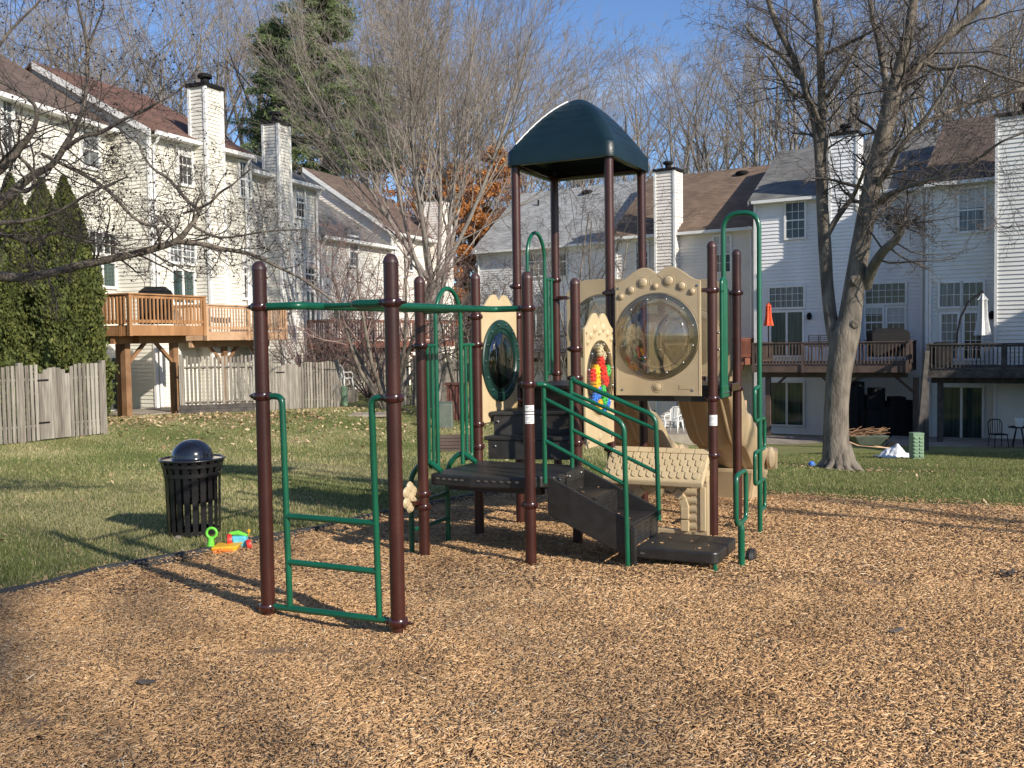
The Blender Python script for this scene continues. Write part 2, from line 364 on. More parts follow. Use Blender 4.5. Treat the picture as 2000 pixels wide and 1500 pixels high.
# --- lower deck (six-sided plate) with hanging skirt
def plate(name, poly, zt, th, bev=.012, mt='deck'):
    mb = MB(); mb.prism([L(a, b, zt - th) for a, b in poly], ZZ * th); return mb.build(name, MT[mt], pg, bevel=bev)
def slots(parent, p, q, z, n, sz=(.03, .002, .011), mt='bolt'):
    mb = MB()
    for i in range(n):
        t = (i + .5) / n; c = L(p[0] + (q[0] - p[0]) * t, p[1] + (q[1] - p[1]) * t, z); mb.box(c, sz, FR)
    return mb.each('slot', MT[mt], parent)
ld = plate('deck', [(.05, YB + .03), (.42, YB - .02), (MA - .05, YB + .05), (MA + .02, YB + .17), (MA + .11, YB + .20), (MA + .13, -ST - .16), (MA - .03, -ST - .04), (.05, -ST - .03), (.03, -ST - .10)], .686, .086)
slots(ld, (.10, YB + .012), (.38, YB - .024), .655, 5); slots(ld, (.46, YB - .022), (.82, YB + .026), .655, 6)
up_ = MB()
up_.box(L(.45, YB + .35, .56), (.8, .07, .08), FR); up_.box(L(.45, -ST - .25, .56), (.8, .07, .08), FR); up_.each('deck_beam', MT['deck'], ld)
# --- steps up to the tower
s1 = plate('step', [(.04, -.78), (MA - .02, -.60), (MA - .03, -.25), (.03, -.25)], .885, .035, .008)
MB().prism([L(.07, -.76, .69), L(MA - .05, -.585, .69), L(MA - .05, -.57, .69), L(.07, -.745, .69)], ZZ * .16).build('riser', MT['deck'], s1)
s2 = plate('step', [(.03, -.66), (.40, -.50), (MA - .02, -.30), (MA - .02, -.05), (.03, -.05)], 1.085, .035, .008)
MB().prism([L(.06, -.63, .885), L(.42, -.475, .885), L(MA - .06, -.275, .885), L(MA - .07, -.255, .885), L(.41, -.455, .885), L(.06, -.61, .885)], ZZ * .165).build('riser', MT['deck'], s2)
td = plate('deck', [(.03, -.06), (MA * .6, -.14), (MA, -.04), (2 * MA - .03, .03), (2 * MA - .03, MBk - .03), (.03, MBk - .03)], 1.29, .04, .008)
MB().prism([L(.05, -.03, 1.085), L(MA * .6, -.11, 1.085), L(MA - .02, -.02, 1.085), L(MA - .03, .0, 1.085), L(MA * .6, -.09, 1.085), L(.05, -.01, 1.085)], ZZ * .165).build('riser', MT['deck'], td)
sk = MB(); sk.box(L(MA * 1.5, .05, 1.20), (MA - .08, .03, .10), FR); sk.box(L(2 * MA - .05, .44, 1.2), (.03, .8, .1), FR); sk.each('deck_beam', MT['deck'], td)
bo = MB()
for a, b, z in ((.13, -.745, .80), (.78, -.61, .80), (.10, -.625, 1.0), (.80, -.30, 1.0), (.80, -.06, 1.24), (1.03, YB + .26, .655), (1.03, YB + .45, .655), (1.03, -ST - .22, .655)):
    bo.lathe(L(a, b, z), [(.010, 0), (.010, .008), (.006, .012), (0, .013)], 12, ax=-AV)
bo.each('bolt', MT['bolt'], pg, smooth=True)

# --- transfer stairs down to the transfer deck
bF, bK = -1.53, -.95; sx0, sx1 = .96, 1.60
tr = MB(); tr.prism([L(sx0, bF, .40), L(sx1, bF, .13), L(sx1, bF, .395), L(sx0, bF, .69)], AV * .03); tr.build('stringer', MT['deck'], pg, bevel=.006)
tr = MB(); tr.prism([L(sx0, bK, .40), L(sx1 + .02, bK, .13), L(sx1 + .02, bK, .40), L(sx0, bK, .70)], AV * .03); tr.build('stringer', MT['deck'], pg, bevel=.006)
zs = [.686, .53, .37, .21]; xs = [sx0 + .06, sx0 + .34, sx1 + .015]
def perf(parent, x, z0, z1, tilt=.0):
    mb = MB(); nr, nc = 5, 14
    for i in range(nr):
        for j in range(nc):
            c = L(x + .0035, bF + .10 + j * (bK - bF - .17) / (nc - 1), z0 + .03 + i * (z1 - z0 - .055) / (nr - 1)); mb.box(c, (.002, .009, .009), FR)
    mb.build('perforations', MT['bolt'], parent)
for i in range(3):
    r_ = MB(); r_.box(L(xs[i] - .012, (bF + bK) / 2 + .015, (zs[i] + zs[i + 1]) / 2 - .01), (.024, bK - bF - .04, zs[i] - zs[i + 1] - .005), FR)
    ro = r_.build('riser', MT['deck'], pg); perf(ro, xs[i], zs[i + 1], zs[i])
    if i < 2:
        t_ = MB(); t_.box(L((xs[i] + xs[i + 1]) / 2 - .012, (bF + bK) / 2 + .015, zs[i + 1] - .012), (xs[i + 1] - xs[i] + .0, bK - bF - .05, .024), FR); t_.build('tread', MT['deck'], pg, bevel=.004)
tdk = MB(); xd0, xd1, yd0, yd1 = 1.625, 2.22, -1.475, -.90
co = []
for cx, cy, q0 in ((xd1 - .05, yd0 + .05, -90), (xd1 - .05, yd1 - .05, 0)):
    for k in range(7): t = R(q0 + 15 * k); co.append((cx + .05 * math.cos(t), cy + .05 * math.sin(t)))
tdo = plate('transfer_deck', [(xd0, yd0)] + co + [(xd0, yd1)], .205, .085, .012)
slots(tdo, (xd0 + .03, yd0 - .001), (xd0 + .07, yd0 - .001), .16, 1, mt='ink')
MB().tube([L(2.19, -1.44, -.03), L(2.19, -1.44, .12)], .0165, 12).build('leg', MT['green'], tdo, smooth=True)
MB().box(L(1.62, -1.50, .17), (.035, .05, .34), FR).build('leg', MT['deck'], tdo, bevel=.004)
wd = MB()
for i in range(24):
    a = rng.uniform(sx0, xd1 - .05); b = rng.uniform(yd0 + .05, yd1 - .05) if a > xd0 else rng.uniform(bF + .06, bK - .03)
    z = .2065 if a > xd0 else (.5365 if a < xs[1] - .03 and a > xs[0] else (.3765 if a > xs[1] else 0))
    if z == 0: continue
    t = rng.uniform(0, 3.14); ax = [AU * math.cos(t) + AV * math.sin(t), -AU * math.sin(t) + AV * math.cos(t), ZZ]
    wd.box(L(a, b, z + .002), (rng.uniform(.008, .03), rng.uniform(.004, .008), .004), ax, rng.uniform(.3, .8))
tag(wd.build('wood_chip_litter', MT['chips']), 'loose wood chip crumbs lying on the black transfer deck and stair treads', 'wood chips', kind='stuff')

# --- handrails of the transfer stairs
def handrail(sx, sb, ex, eb, P, zt, ze, foot, mids):
    mb = MB()
    mb.tube(bend([L(P[0], P[1], zt), L(sx, sb, zt - .004), L(ex - .02, eb, ze), L(ex, eb, foot)], .07), .0185, 12)
    mb.tube([L(sx, sb, zt - .01), L(sx, sb, zs[0] - .04)], .017, 12)
    for z0, z1 in mids: mb.tube([L(sx, sb, z0), L(ex - .005, eb, z1)], .0145, 10)
    return mb.build('handrail', MT['green'], pg, smooth=True)
handrail(.975, -1.60, 1.59, -1.545, (MA + .045, YB + .02), 1.378, 1.10, -.05, [(1.27, .975), (.962, .655)])
handrail(.935, -.985, 1.63, -.935, (MA, -ST - .05), 1.385, 1.10, .30, [(1.275, .995), (.985, .665)])

# --- post stickers
def sticker(px, z0, z1, k, w=.9):
    a, b, _ = posts[k]; c = L(a, b); r_ = PR + .0012; mb = MB(); n = 10
    base = math.atan2(-c[1], -c[0] + 0) + px
    for i in range(n):
        t0 = base - w + 2 * w * i / n; t1 = base - w + 2 * w * (i + 1) / n
        q = lambda t, z: c + np.array([r_ * math.cos(t), r_ * math.sin(t), z])
        mb.add([q(t0, z0), q(t1, z0), q(t1, z1), q(t0, z1)], [(0, 1, 2, 3)])
    return mb.build('sticker', MT['sticker'], pg)
def stickermarks(k, z0, z1, px, w=.9):
    a, b, _ = posts[k]; c = L(a, b); r_ = PR + .0018; base = math.atan2(-c[1], -c[0]) + px; mb = MB(); rr = random.Random(5)
    for row in range(5):
        z = z1 - (row + .8) * (z1 - z0) / 5.6; t = base - w * .75
        while t < base + w * .7:
            dt = rr.uniform(.08, .26); q = lambda tt, zz: c + np.array([r_ * math.cos(tt), r_ * math.sin(tt), zz])
            if rr.random() < .62: mb.add([q(t, z), q(t + dt, z), q(t + dt, z + .0045), q(t, z + .0045)], [(0, 1, 2, 3)])
            t += dt + .07
    mb.build('sticker_print', MT['ink'], pg)
for k, segs in (('P3', [(1.185, 1.228), (1.165, 1.178), (1.095, 1.158)]), ('P7', [(.955, 1.045)])):
    for z0, z1 in segs:
        sticker(0.15, z0, z1, k)
        if z1 - z0 > .03: stickermarks(k, z0, z1, .15)

# --- shaped panels with a round window
def panel(name, org, ex, nrm, w, z0, z1, cz, rh, mt, flange_mt, bub_mt, two_lobes=True, bub=.12, gears=False, label=None, fl_r=None, solid=False):
    """org: centre point on the panel plane (z=0), ex: in-plane direction, nrm: outward"""
    th = .022; hw = w / 2; sh = z1 - .130
    def top(s):
        x = abs(s) / hw
        if not two_lobes: return z1 - .13 * x ** 4 * (1 if x < 1 else 1)
        return sh + .130 * float(np.interp(x, [0, .05, .12, .22, .31, .42, .54, .66, .78, .89, 1], [.58, .64, .85, .98, 1, .94, .76, .50, .25, .09, .01]))
    out = [(-hw + .012, z0), (hw - .012, z0), (hw, z0 + .012)]
    out.append((hw, sh)); N_ = 36
    for i in range(N_ + 1):
        s = hw - 2 * hw * i / N_; out.append((s, max(sh, top(s * .999))))
    out += [(-hw, z0 + .012)]
    # resample radially around the window so that the hole can be left open
    P = lambda s, z, d: np.array(org) + ex * s + nrm * d + ZZ * z
    K = 144; outer = []
    pts = [(s, z - cz) for s, z in out]
    for k in range(K):
        t = 2 * math.pi * k / K; dx, dz = math.cos(t), math.sin(t); best = None
        for i in range(len(pts)):
            x1, y1 = pts[i]; x2, y2 = pts[(i + 1) % len(pts)]
            den = dx * (y2 - y1) - dz * (x2 - x1)
            if abs(den) < 1e-9: continue
            tt = (x1 * (y2 - y1) - y1 * (x2 - x1)) / den; uu = (x1 * dz - y1 * dx) / den
            if tt > 0 and -1e-6 <= uu <= 1 + 1e-6: best = tt if best is None else max(best, tt)
        outer.append((dx * best, dz * best))
    for cs in ((hw, z0 - cz), (-hw, z0 - cz), (hw, sh - cz), (-hw, sh - cz)):      # keep the true corners
        k = int(round(math.atan2(cs[1], cs[0]) / (2 * math.pi) * K)) % K; outer[k] = cs
    mb = MB(); vs = []; fs = []
    rings = [(0, 1), (.5, .5), (1, 0)]
    for d in (0, th):
        for wI, wO in ((1, 0), (0, 1)):
            for k in range(K):
                t = 2 * math.pi * k / K
                s = rh * math.cos(t) * wI + outer[k][0] * wO; z = rh * math.sin(t) * wI + outer[k][1] * wO
                vs.append(P(s, cz + z, d))
    for k in range(K):
        j = (k + 1) % K
        fs += [(k, j, K + j, K + k), (2 * K + k, 3 * K + k, 3 * K + j, 2 * K + j), (K + k, K + j, 3 * K + j, 3 * K + k), (k, 2 * K + k, 2 * K + j, j)]
    mb.add(vs, fs)
    pn = mb.build(name, MT[mt], pg, bevel=.004, label=label)
    rl = MB()
    # raised border and round bosses
    bd = [(hw - .018, z0 + .02), (hw - .018, cz - .02)]
    if two_lobes:
        cs = [(-.85, -.241, .026), (-.61, -.187, .033), (-.33, -.127, .042), (-.03, -.163, .026), (.27, -.120, .043), (.57, -.168, .035), (.81, -.217, .027)]; fw_ = w / .755; cs = [(a_, b_, c_ * fw_) for a_, b_, c_ in cs]
        for fx, dz, r_ in cs:
            c = P(fx * hw, z1 + dz, th - .002)
            rl.lathe(c, [(r_ * 1.22, 0), (r_ * 1.22, .006), (r_ * 1.1, .0065), (r_ * 1.02, .003), (r_, .003), (r_ * .9, .011), (r_ * .6, .017), (r_ * .25, .0195), (0, .020)], 24, ax=nrm)
        rl.lathe(P(0, z0 + .075, th - .002), [(.047, 0), (.047, .006), (.041, .0065), (.037, .003), (.035, .003), (.031, .010), (.018, .015), (0, .017)], 24, ax=nrm)
        for sg in (-1, 1):
            arc = [P(sg * hw * (.03 + .13 * math.sin(math.pi * i / 10)), z1 - .065 - .12 * i / 10, th) for i in range(11)]
            rl.tube(arc, .0035, 6)
            rl.tube([P(sg * (hw - .016), z0 + .02, th), P(sg * (hw - .016), sh - .02, th)], .003, 6)
        rl.box(P(hw * .66, z0 + .075, th), (.12, .006, .034), [ex, nrm, ZZ])
    th_ring = [P(math.cos(2 * math.pi * i / 64) * rh * 1.13, cz + math.sin(2 * math.pi * i / 64) * rh * 1.13, th) for i in range(64)]
    rl.tube(th_ring, .005, 6, closed=True)
    rl.build('panel_relief', MT[mt], pn, smooth=True)
    fr_ = fl_r or rh * 1.10
    fl = MB(); fl.lathe(P(0, cz, th), [(rh * .90, .012), (rh * .90, .002), (fr_, .002), (fr_, .010), (fr_ * .985, .012), (rh * .90, .012)], 64, ax=nrm)
    fo = fl.build('window_flange', MT[flange_mt], pn, smooth=True)
    rv = MB()
    for k in range(12):
        t = 2 * math.pi * (k + .5) / 12; rv.lathe(P(rh * 1.02 * math.cos(t), cz + rh * 1.02 * math.sin(t), th + .010), [(.010, 0), (.0095, .004), (.006, .008), (0, .0095)], 10, ax=nrm)
    for sx_, zz in ((-.84, z0 + .05), (.80, z0 + .05), (-.92, sh - .04), (.92, sh - .04)):
        rv.lathe(P(sx_ * hw, zz, th), [(.012, 0), (.011, .004), (.006, .006), (0, .007)], 10, ax=nrm)
    rv.each('rivet', MT['bolt'] if flange_mt != 'dgreen' else MT['dgreen'], fo, smooth=True)
    bb = MB(); prof = [(rh * .905 * math.cos(t), .008 + bub * math.sin(t)) for t in np.linspace(0, math.pi / 2, 14)]
    bb.lathe(P(0, cz, th), prof, 64, ax=nrm); bb.build('bubble_window', MT[bub_mt], pn, smooth=True)
    return pn, P
# main panel in front of the second deck
pn1, _ = panel('window_panel', L(1.363, -.075, 0), AU, -AV, .755, 1.205, 2.30, 1.715, .315, 'tan', 'bubblef', 'bubble', fl_r=.37)
arm = MB()
for a, z in ((MA + .05, 2.10), (2 * MA - .05, 2.09)): arm.box(L(a, -.055, z), (.11, .03, .035), FR)
arm.each('panel_arm', MT['clampm'], pn1, bevel=.005)
# gear panel on the right of the steps
pn2, P2_ = panel('gear_panel', L(MA + .03, -.405, 0), AV, AU, .66, .80, 1.915, 1.37, .285, 'tanw', 'bubblef', 'bubblef', fl_r=.315, bub=.015)
def gear(c, r, mt, nrm, e1, parent):
    mb = MB(); n = 10; vs = []
    pts = []
    for i in range(n * 4):
        rr = r if i % 4 in (0, 1) else r * .66; t = 2 * math.pi * i / (n * 4) ; pts.append(c + e1 * rr * math.cos(t) + ZZ * rr * math.sin(t))
    mb.prism(pts, nrm * .018); go = mb.build('gear', MT[mt], parent)
    MB().lathe(c + nrm * .018, [(r * .22, 0), (r * .22, .012), (r * .12, .016), (0, .017)], 12, ax=nrm).build('gear_hub', MT[mt], parent, smooth=True)
for s, z, r_, mt in ((-.02, 1.60, .052, 'cream'), (.05, 1.555, .04, 'cream'), (.0, 1.50, .062, 'red'), (-.11, 1.42, .066, 'yellow'), (-.19, 1.40, .055, 'red'), (.05, 1.41, .066, 'red'), (.15, 1.425, .05, 'gearg'), (.10, 1.345, .056, 'red'),
                      (-.10, 1.335, .056, 'yellow'), (-.08, 1.25, .06, 'blue'), (.03, 1.26, .05, 'gearg'), (-.16, 1.20, .05, 'blue'), (.07, 1.185, .056, 'gearg'), (.14, 1.155, .045, 'blue'), (-.05, 1.14, .052, 'yellow'), (.05, 1.11, .035, 'blue')):
    gear(P2_(s, z, .03), r_, mt, AU, AV, pn2)
# smoked window panel on the left of the steps (faces outward to the left)
pn3, _ = panel('smoked_window_panel', L(.02, -.405, 0), AV, -AU, .68, .99, 2.10, 1.52, .30, 'tanw', 'dgreen', 'bubbleg', fl_r=.37, bub=-.10)
fl2 = MB(); fl2.lathe(L(.02, -.405, 1.52), [(.28, .012), (.28, .004), (.36, .004), (.36, .014), (.35, .022), (.29, .022), (.28, .012)], 64, ax=AU)
f2 = fl2.build('window_flange', MT['dgreen'], pn3, smooth=True)
rv = MB()
for k in range(14):
    t = 2 * math.pi * k / 14; rv.lathe(L(.04, -.405 + .32 * math.cos(t), 1.52 + .32 * math.sin(t)), [(.016, 0), (.014, .010), (.008, .016), (0, .018)], 10, ax=AU)
rv.each('rivet', MT['dgreen'], f2, smooth=True)
# back panel between the rear tower posts, plain arched top
pn4, _ = panel('back_panel', L(MA / 2 + .05, MBk - .02, 0), AU, -AV, .74, 1.33, 2.28, 1.80, .30, 'tan', 'bubblef', 'bubblef', two_lobes=False, bub=.02)
arm = MB(); arm.box(L(.09, MBk - .04, 2.11), (.12, .03, .035), FR); arm.build('panel_arm', MT['clampm'], pn4, bevel=.005)
# slide entrance hood behind the main panel
pn5, _ = panel('slide_hood', L(1.363, MBk + .02, 0), AU, -AV, .80, 1.33, 2.24, 1.66, .29, 'tan', 'tan', 'bubblef', two_lobes=False, bub=.001)

# --- arched hand loops with vertical bars
def loop_gate(a, b0, b1, zb, zbar, ztop, zlow):
    w = b1 - b0; mb = MB(); i0, i1 = b0 + .255 * w, b1 - .30 * w; c = (i0 + i1) / 2; r_ = (i1 - i0) / 2
    arch = [L(a, i0, zb + .02), L(a, i0, ztop - r_ * 1.25)] + [L(a, c - r_ * math.cos(t), ztop - r_ * 1.25 + r_ * 1.25 * math.sin(t)) for t in np.linspace(.15, math.pi - .15, 12)] + [L(a, i1, ztop - r_ * 1.25), L(a, i1, zb + .02)]
    mb.tube(arch, .0175, 12)
    for s0, s1 in ((b0, i0), (b1, i1)):
        d = s1 - s0
        mb.tube([L(a, s0 + d * .16, zbar), L(a, s1, zbar)], .0145, 10)
        mb.tube(bend([L(a, s0 + d * .42, zbar), L(a, s0 + d * .42, zlow), L(a, s1, zlow + .01)], .055), .0155, 10)
        mb.tube([L(a, s0 + d * .72, zbar), L(a, s0 + d * .72, zlow + .012)], .0135, 10)
    return mb.build('loop_barrier', MT['green'], pg, smooth=True)
loop_gate(0, YB, -ST, .66, 1.665, 2.12, .715)
loop_gate(0, 0, MBk, 1.27, 2.29, 2.72, 1.36)

# --- roof
rz = 3.283; ctr = L(MA / 2, MBk / 2, 0)
def sq(k, K, s, cr_):
    """rounded square of half size s, corner radius cr_ : point k of K"""
    t = (k / K) * 4; side = int(t) % 4; u_ = t - int(t); h = s - cr_
    cor = [(h, -h), (h, h), (-h, h), (-h, -h)]; c = cor[side]; a0 = -90 + 90 * side
    if u_ < .42:
        an = R(a0 + 90 * u_ / .42); p_ = (c[0] + cr_ * math.cos(an), c[1] + cr_ * math.sin(an)); return p_, 0
    n = cor[(side + 1) % 4]; an = R(a0 + 90); w = (u_ - .42) / .58
    p0 = (c[0] + cr_ * math.cos(an), c[1] + cr_ * math.sin(an)); p1 = (n[0] + cr_ * math.cos(an), n[1] + cr_ * math.sin(an))
    return (p0[0] + (p1[0] - p0[0]) * w, p0[1] + (p1[1] - p0[1]) * w), min(w, 1 - w)
K = 120; hs = .520; prof = [(hs - .045, rz + .0), (hs + .004, rz - .004), (hs + .006, rz + .01), (hs, rz + .125), (hs - .012, rz + .145)]
nst = 8
for i in range(nst):
    t0 = i / nst; t1 = (i + 1) / nst
    f = lambda t: ((hs - .015) * (1 - t) ** 1.0, rz + .147 + .50 * (1 - (1 - t) ** 1.62))
    a_ = f(t0); b_ = f(t1 * .999)
    for w in (0, .12, .55, .88, 1): prof.append((a_[0] + (b_[0] - a_[0]) * w, a_[1] + (b_[1] - a_[1]) * w, w))
rb = MB(); vs = []; NP = len(prof)
for j, pr in enumerate(prof):
    s, z = pr[0], pr[1]; w = pr[2] if len(pr) > 2 else None
    for k in range(K):
        crn = min(.085, s * .7 + .001) ; (x, y), e = sq(k, K, s, crn)
        bump = 0
        if w is not None and e > .05: bump = .005 * (1 - w) if w > 0 else -.003
        n2 = math.hypot(x, y) + 1e-6
        vs.append(ctr + AU * (x + x / n2 * bump) + AV * (y + y / n2 * bump) + ZZ * z)
fs = [(j * K + k, j * K + (k + 1) % K, (j + 1) * K + (k + 1) % K, (j + 1) * K + k) for j in range(NP - 1) for k in range(K)]
vs.append(ctr + ZZ * (prof[-1][1] + .004)); fs += [((NP - 1) * K + k, (NP - 1) * K + (k + 1) % K, NP * K) for k in range(K)]
# inner skin
inn = [(hs - .045, rz), (hs - .05, rz + .09), (.02, rz + .50)]
base = len(vs)
for s, z in inn:
    for k in range(K):
        (x, y), e = sq(k, K, s, min(.05, s * .5)); vs.append(ctr + AU * x + AV * y + ZZ * z)
for j in range(2): fs += [(base + j * K + k, base + (j + 1) * K + k, base + (j + 1) * K + (k + 1) % K, base + j * K + (k + 1) % K) for k in range(K)]
rb.add(vs, fs); rfo = rb.build('roof', MT['roofg'], pg, smooth=True)
# thin white strip along a roof hip, painting in its sun glint
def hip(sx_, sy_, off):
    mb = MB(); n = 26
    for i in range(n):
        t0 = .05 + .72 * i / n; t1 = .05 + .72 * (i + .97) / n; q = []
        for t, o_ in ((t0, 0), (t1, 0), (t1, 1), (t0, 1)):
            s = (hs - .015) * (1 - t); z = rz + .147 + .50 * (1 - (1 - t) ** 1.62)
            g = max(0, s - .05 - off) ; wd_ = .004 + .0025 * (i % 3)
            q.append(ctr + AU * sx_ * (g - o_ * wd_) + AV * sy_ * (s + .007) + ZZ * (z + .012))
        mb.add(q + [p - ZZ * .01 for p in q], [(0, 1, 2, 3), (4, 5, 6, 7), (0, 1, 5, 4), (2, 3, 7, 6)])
    return mb.build('hip_glint', MT['white'], rfo)
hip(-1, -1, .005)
fr_ = MB()
for z in (rz + .02,):
    for p, q in (((.0, 0), (MA, 0)), ((MA, 0), (MA, MBk)), ((MA, MBk), (0, MBk)), ((0, MBk), (0, 0))): fr_.tube([L(*p, z), L(*q, z)], .018, 8)
fr_.build('roof_frame', MT['clampm'], rfo, smooth=True)

# --- slide down the back right side
def slide(a0=1.13, a1_=1.75):
    n = 44; cx = (a0 + a1_) / 2; hw = (a1_ - a0) / 2
    b0, b1_ = MBk - .02, 2.62; sec_in, sec_out = [], []
    for i in range(25):
        t = -1 + 2 * i / 24
        z = .0 + .24 * sm(abs(t), .72, .97) + .045 * math.exp(-(t / .10) ** 2)
        sec_in.append((hw * t * .965, float(z)))
    for i in range(25):
        t = 1 - 2 * i / 24
        z = -.035 + .20 * sm(abs(t), .78, 1.0) + .05 * math.exp(-(t / .22) ** 2) * -1 + .0
        sec_out.append((hw * t * 1.04, float(z) - .03))
    sec = sec_in + [(hw * 1.0, .262), (hw * 1.045, .235)] + sec_out + [(-hw * 1.045, .235), (-hw * 1.0, .262)]
    def cz(b):
        t = (b - b0) / (b1_ - b0)
        base = 1.28 - 1.02 * (sm(t, .02, .46) * .60 + sm(t, .44, .92) * .40)
        return base + .05 * math.sin(t * 2 * math.pi) * 0
    vs = []; K_ = len(sec)
    for i in range(n + 1):
        b = b0 + (b1_ - b0) * i / n; t = i / n; fl = 1 + .10 * float(sm(t, .82, 1)); wall = 1 - .25 * float(sm(t, .85, 1))
        for s, z in sec: vs.append(L(cx + s * fl, b, cz(b) + (z if z < 0 else z * wall)))
    fs = [(i * K_ + k, i * K_ + (k + 1) % K_, (i + 1) * K_ + (k + 1) % K_, (i + 1) * K_ + k) for i in range(n) for k in range(K_)]
    fs += [tuple(range(K_))[::-1], tuple(n * K_ + k for k in range(K_))]
    mb = MB(); mb.add(vs, fs); so = mb.build('slide', MT['tan2'], pg, smooth=True)
    # rolled lip at the exit, flared side horns and the foot
    lip = MB(); lip.tube([L(cx - hw * 1.16, b1_ - .02, cz(b1_) + .20), L(cx - hw * 1.13, b1_ + .05, cz(b1_) + .03), L(cx - hw * .6, b1_ + .07, cz(b1_) - .01), L(cx + hw * .6, b1_ + .07, cz(b1_) - .01), L(cx + hw * 1.13, b1_ + .05, cz(b1_) + .03), L(cx + hw * 1.16, b1_ - .02, cz(b1_) + .20)], .055, 14)
    for sg in (-1, 1): lip.lathe(L(cx + sg * hw * 1.12, b1_ - .10, cz(b1_) + .13), [(0, -.045), (.08, -.040), (.115, -.015), (.115, .015), (.08, .040), (0, .045)], 20, ax=AU)
    lip.build('slide_lip', MT['tan2'], so, smooth=True)
    ft = MB(); zf = cz(b1_ - .3)
    top = [L(cx - hw * 1.0, b1_ - .62, zf + .02), L(cx + hw * 1.0, b1_ - .62, zf + .02), L(cx + hw * 1.05, b1_ + .0, zf - .04), L(cx - hw * 1.05, b1_ + .0, zf - .04)]
    bot = [L(cx - hw * .70, b1_ - .45, -.12), L(cx + hw * .70, b1_ - .45, -.12), L(cx + hw * .70, b1_ - .12, -.12), L(cx - hw * .70, b1_ - .12, -.12)]
    ft.hexa(bot, top); ft.build('slide_foot', MT['tan2'], so, bevel=.04)
    # moulded ribs on the outer side walls
    rb_ = MB()
    for sx_ in (-.5, .5): rb_.tube([L(cx + sx_ * hw, b0 + (b1_ - b0) * q, cz(b0 + (b1_ - b0) * q) - .055) for q in np.linspace(.05, .86, 40)], .026, 10)
    rb_.each('slide_rib', MT['tan2'], so, smooth=True)
slide()
slide(.14, .76)

# --- play house front below the deck
hpz = .01
ph = MB(); y0 = -.16
ph.prism([L(1.64, y0 + .06, hpz), L(1.79, y0 + .06, hpz), L(1.79, y0 + .06, .62), L(1.64, y0 + .06, .62)], AV * .07)
ph.prism([L(.93, y0 + .06, hpz), L(1.00, y0 + .06, hpz), L(1.00, y0 + .06, .62), L(.93, y0 + .06, .62)], AV * .07)
ph.box(L(1.36, y0 + .09, .555), (.62, .06, .13), FR); ph.box(L(1.34, y0 + .09, .03), (.70, .06, .07), FR)
pho = ph.build('playhouse_front', MT['tan'], pg, bevel=.008)
tm = MB()
tm.prism([L(1.725, y0 + .045, .07), L(1.775, y0 + .045, .07), L(1.775, y0 + .045, .44), L(1.725, y0 + .045, .44)], AV * .02)
tm.prism([L(1.70, y0 + .0, .53), L(1.80, y0 + .0, .53), L(1.80, y0 + .0, .58), L(1.70, y0 + .0, .58)], AV * .1)
tm.prism([L(1.71, y0 + .02, .49), L(1.795, y0 + .02, .49), L(1.795, y0 + .02, .527), L(1.71, y0 + .02, .527)], AV * .08)
tm.build('corner_trim', MT['tanw'], pho, bevel=.006)
lg = MB()
for sg, x0, x1 in ((1, 1.575, 1.695), (-1, .965, 1.085)):
    for i in range(7):
        z = .10 + i * .073; lg.tube([L(x0 - (0 if i < 5 else .08 * sg), y0 + .085, z), L(x1, y0 + .085, z)], .039, 14)
lg.each('log_wall', MT['tan'], pho, per=7, smooth=True)
ar = MB(); acx, acz, ri, ro_ = 1.37, .245, .172, .235
for k in range(7):
    t0 = math.pi * (k + .04) / 7; t1 = math.pi * (k + .96) / 7; q = []
    for r_, ts in ((ri, np.linspace(t0, t1, 4)), (ro_, np.linspace(t1, t0, 4))):
        for t in ts: q.append(L(acx - r_ * 1.12 * math.cos(t), y0 + .035, acz + r_ * math.sin(t)))
    ar.prism(q, AV * .085)
for sg in (-1, 1):
    for i in range(2):
        z0 = .06 + i * .105; x = acx + sg * (ri + ro_) / 2 * 1.12; ar.box(L(x, y0 + .075, z0 + .048), (.07, .085, .094), FR)
ar.build('stone_arch', MT['tanw'], pho, bevel=.006)
rfp0, rfp1 = (y0 + .15, .735), (y0 - .10, .50)
rr_ = MB(); rr_.prism([L(.905, rfp0[0], rfp0[1]), L(.905, rfp1[0], rfp1[1]), L(.905, rfp1[0] + .01, rfp1[1] - .05), L(.905, rfp0[0] + .03, rfp0[1] - .07)], AU * .885)
rfh = rr_.build('playhouse_roof', MT['tanw'], pho, bevel=.012)
sh_ = MB(); dv = np.array([rfp1[0] - rfp0[0], rfp1[1] - rfp0[1]]); Ln = np.hypot(*dv); dv = dv / Ln; nv = np.array([-abs(dv[1]), abs(dv[0])])
nv = np.array([dv[1], -dv[0]]); nv = nv if nv[1] > 0 else -nv
for row in range(4):
    for k in range(13):
        cxk = .925 + (k + (.5 if row % 2 else 0)) * .0665
        if cxk > 1.745: continue
        d0 = .045 + row * .066; q = []
        for (s, d) in ((.005, d0), (.0615, d0), (.0615, d0 + .045), (.050, d0 + .063), (.033, d0 + .070), (.016, d0 + .063), (.005, d0 + .045)):
            q.append(L(cxk + s, rfp0[0] + dv[0] * d, rfp0[1] + dv[1] * d))
        nn = AV * nv[0] + ZZ * nv[1]; sh_.prism([p + nn * .0005 for p in q], nn * .009)
for k in range(7):
    x = .915 + k * .125; q = [L(x + s, rfp0[0] + dv[0] * d, rfp0[1] + dv[1] * d) for s, d in ((0, -.012), (.119, -.012), (.119, .043), (0, .043))]
    sh_.prism(q, (AV * nv[0] + ZZ * nv[1]) * .014)
sh_.build('moulded_shingles', MT['tanw'], rfh, bevel=.002)

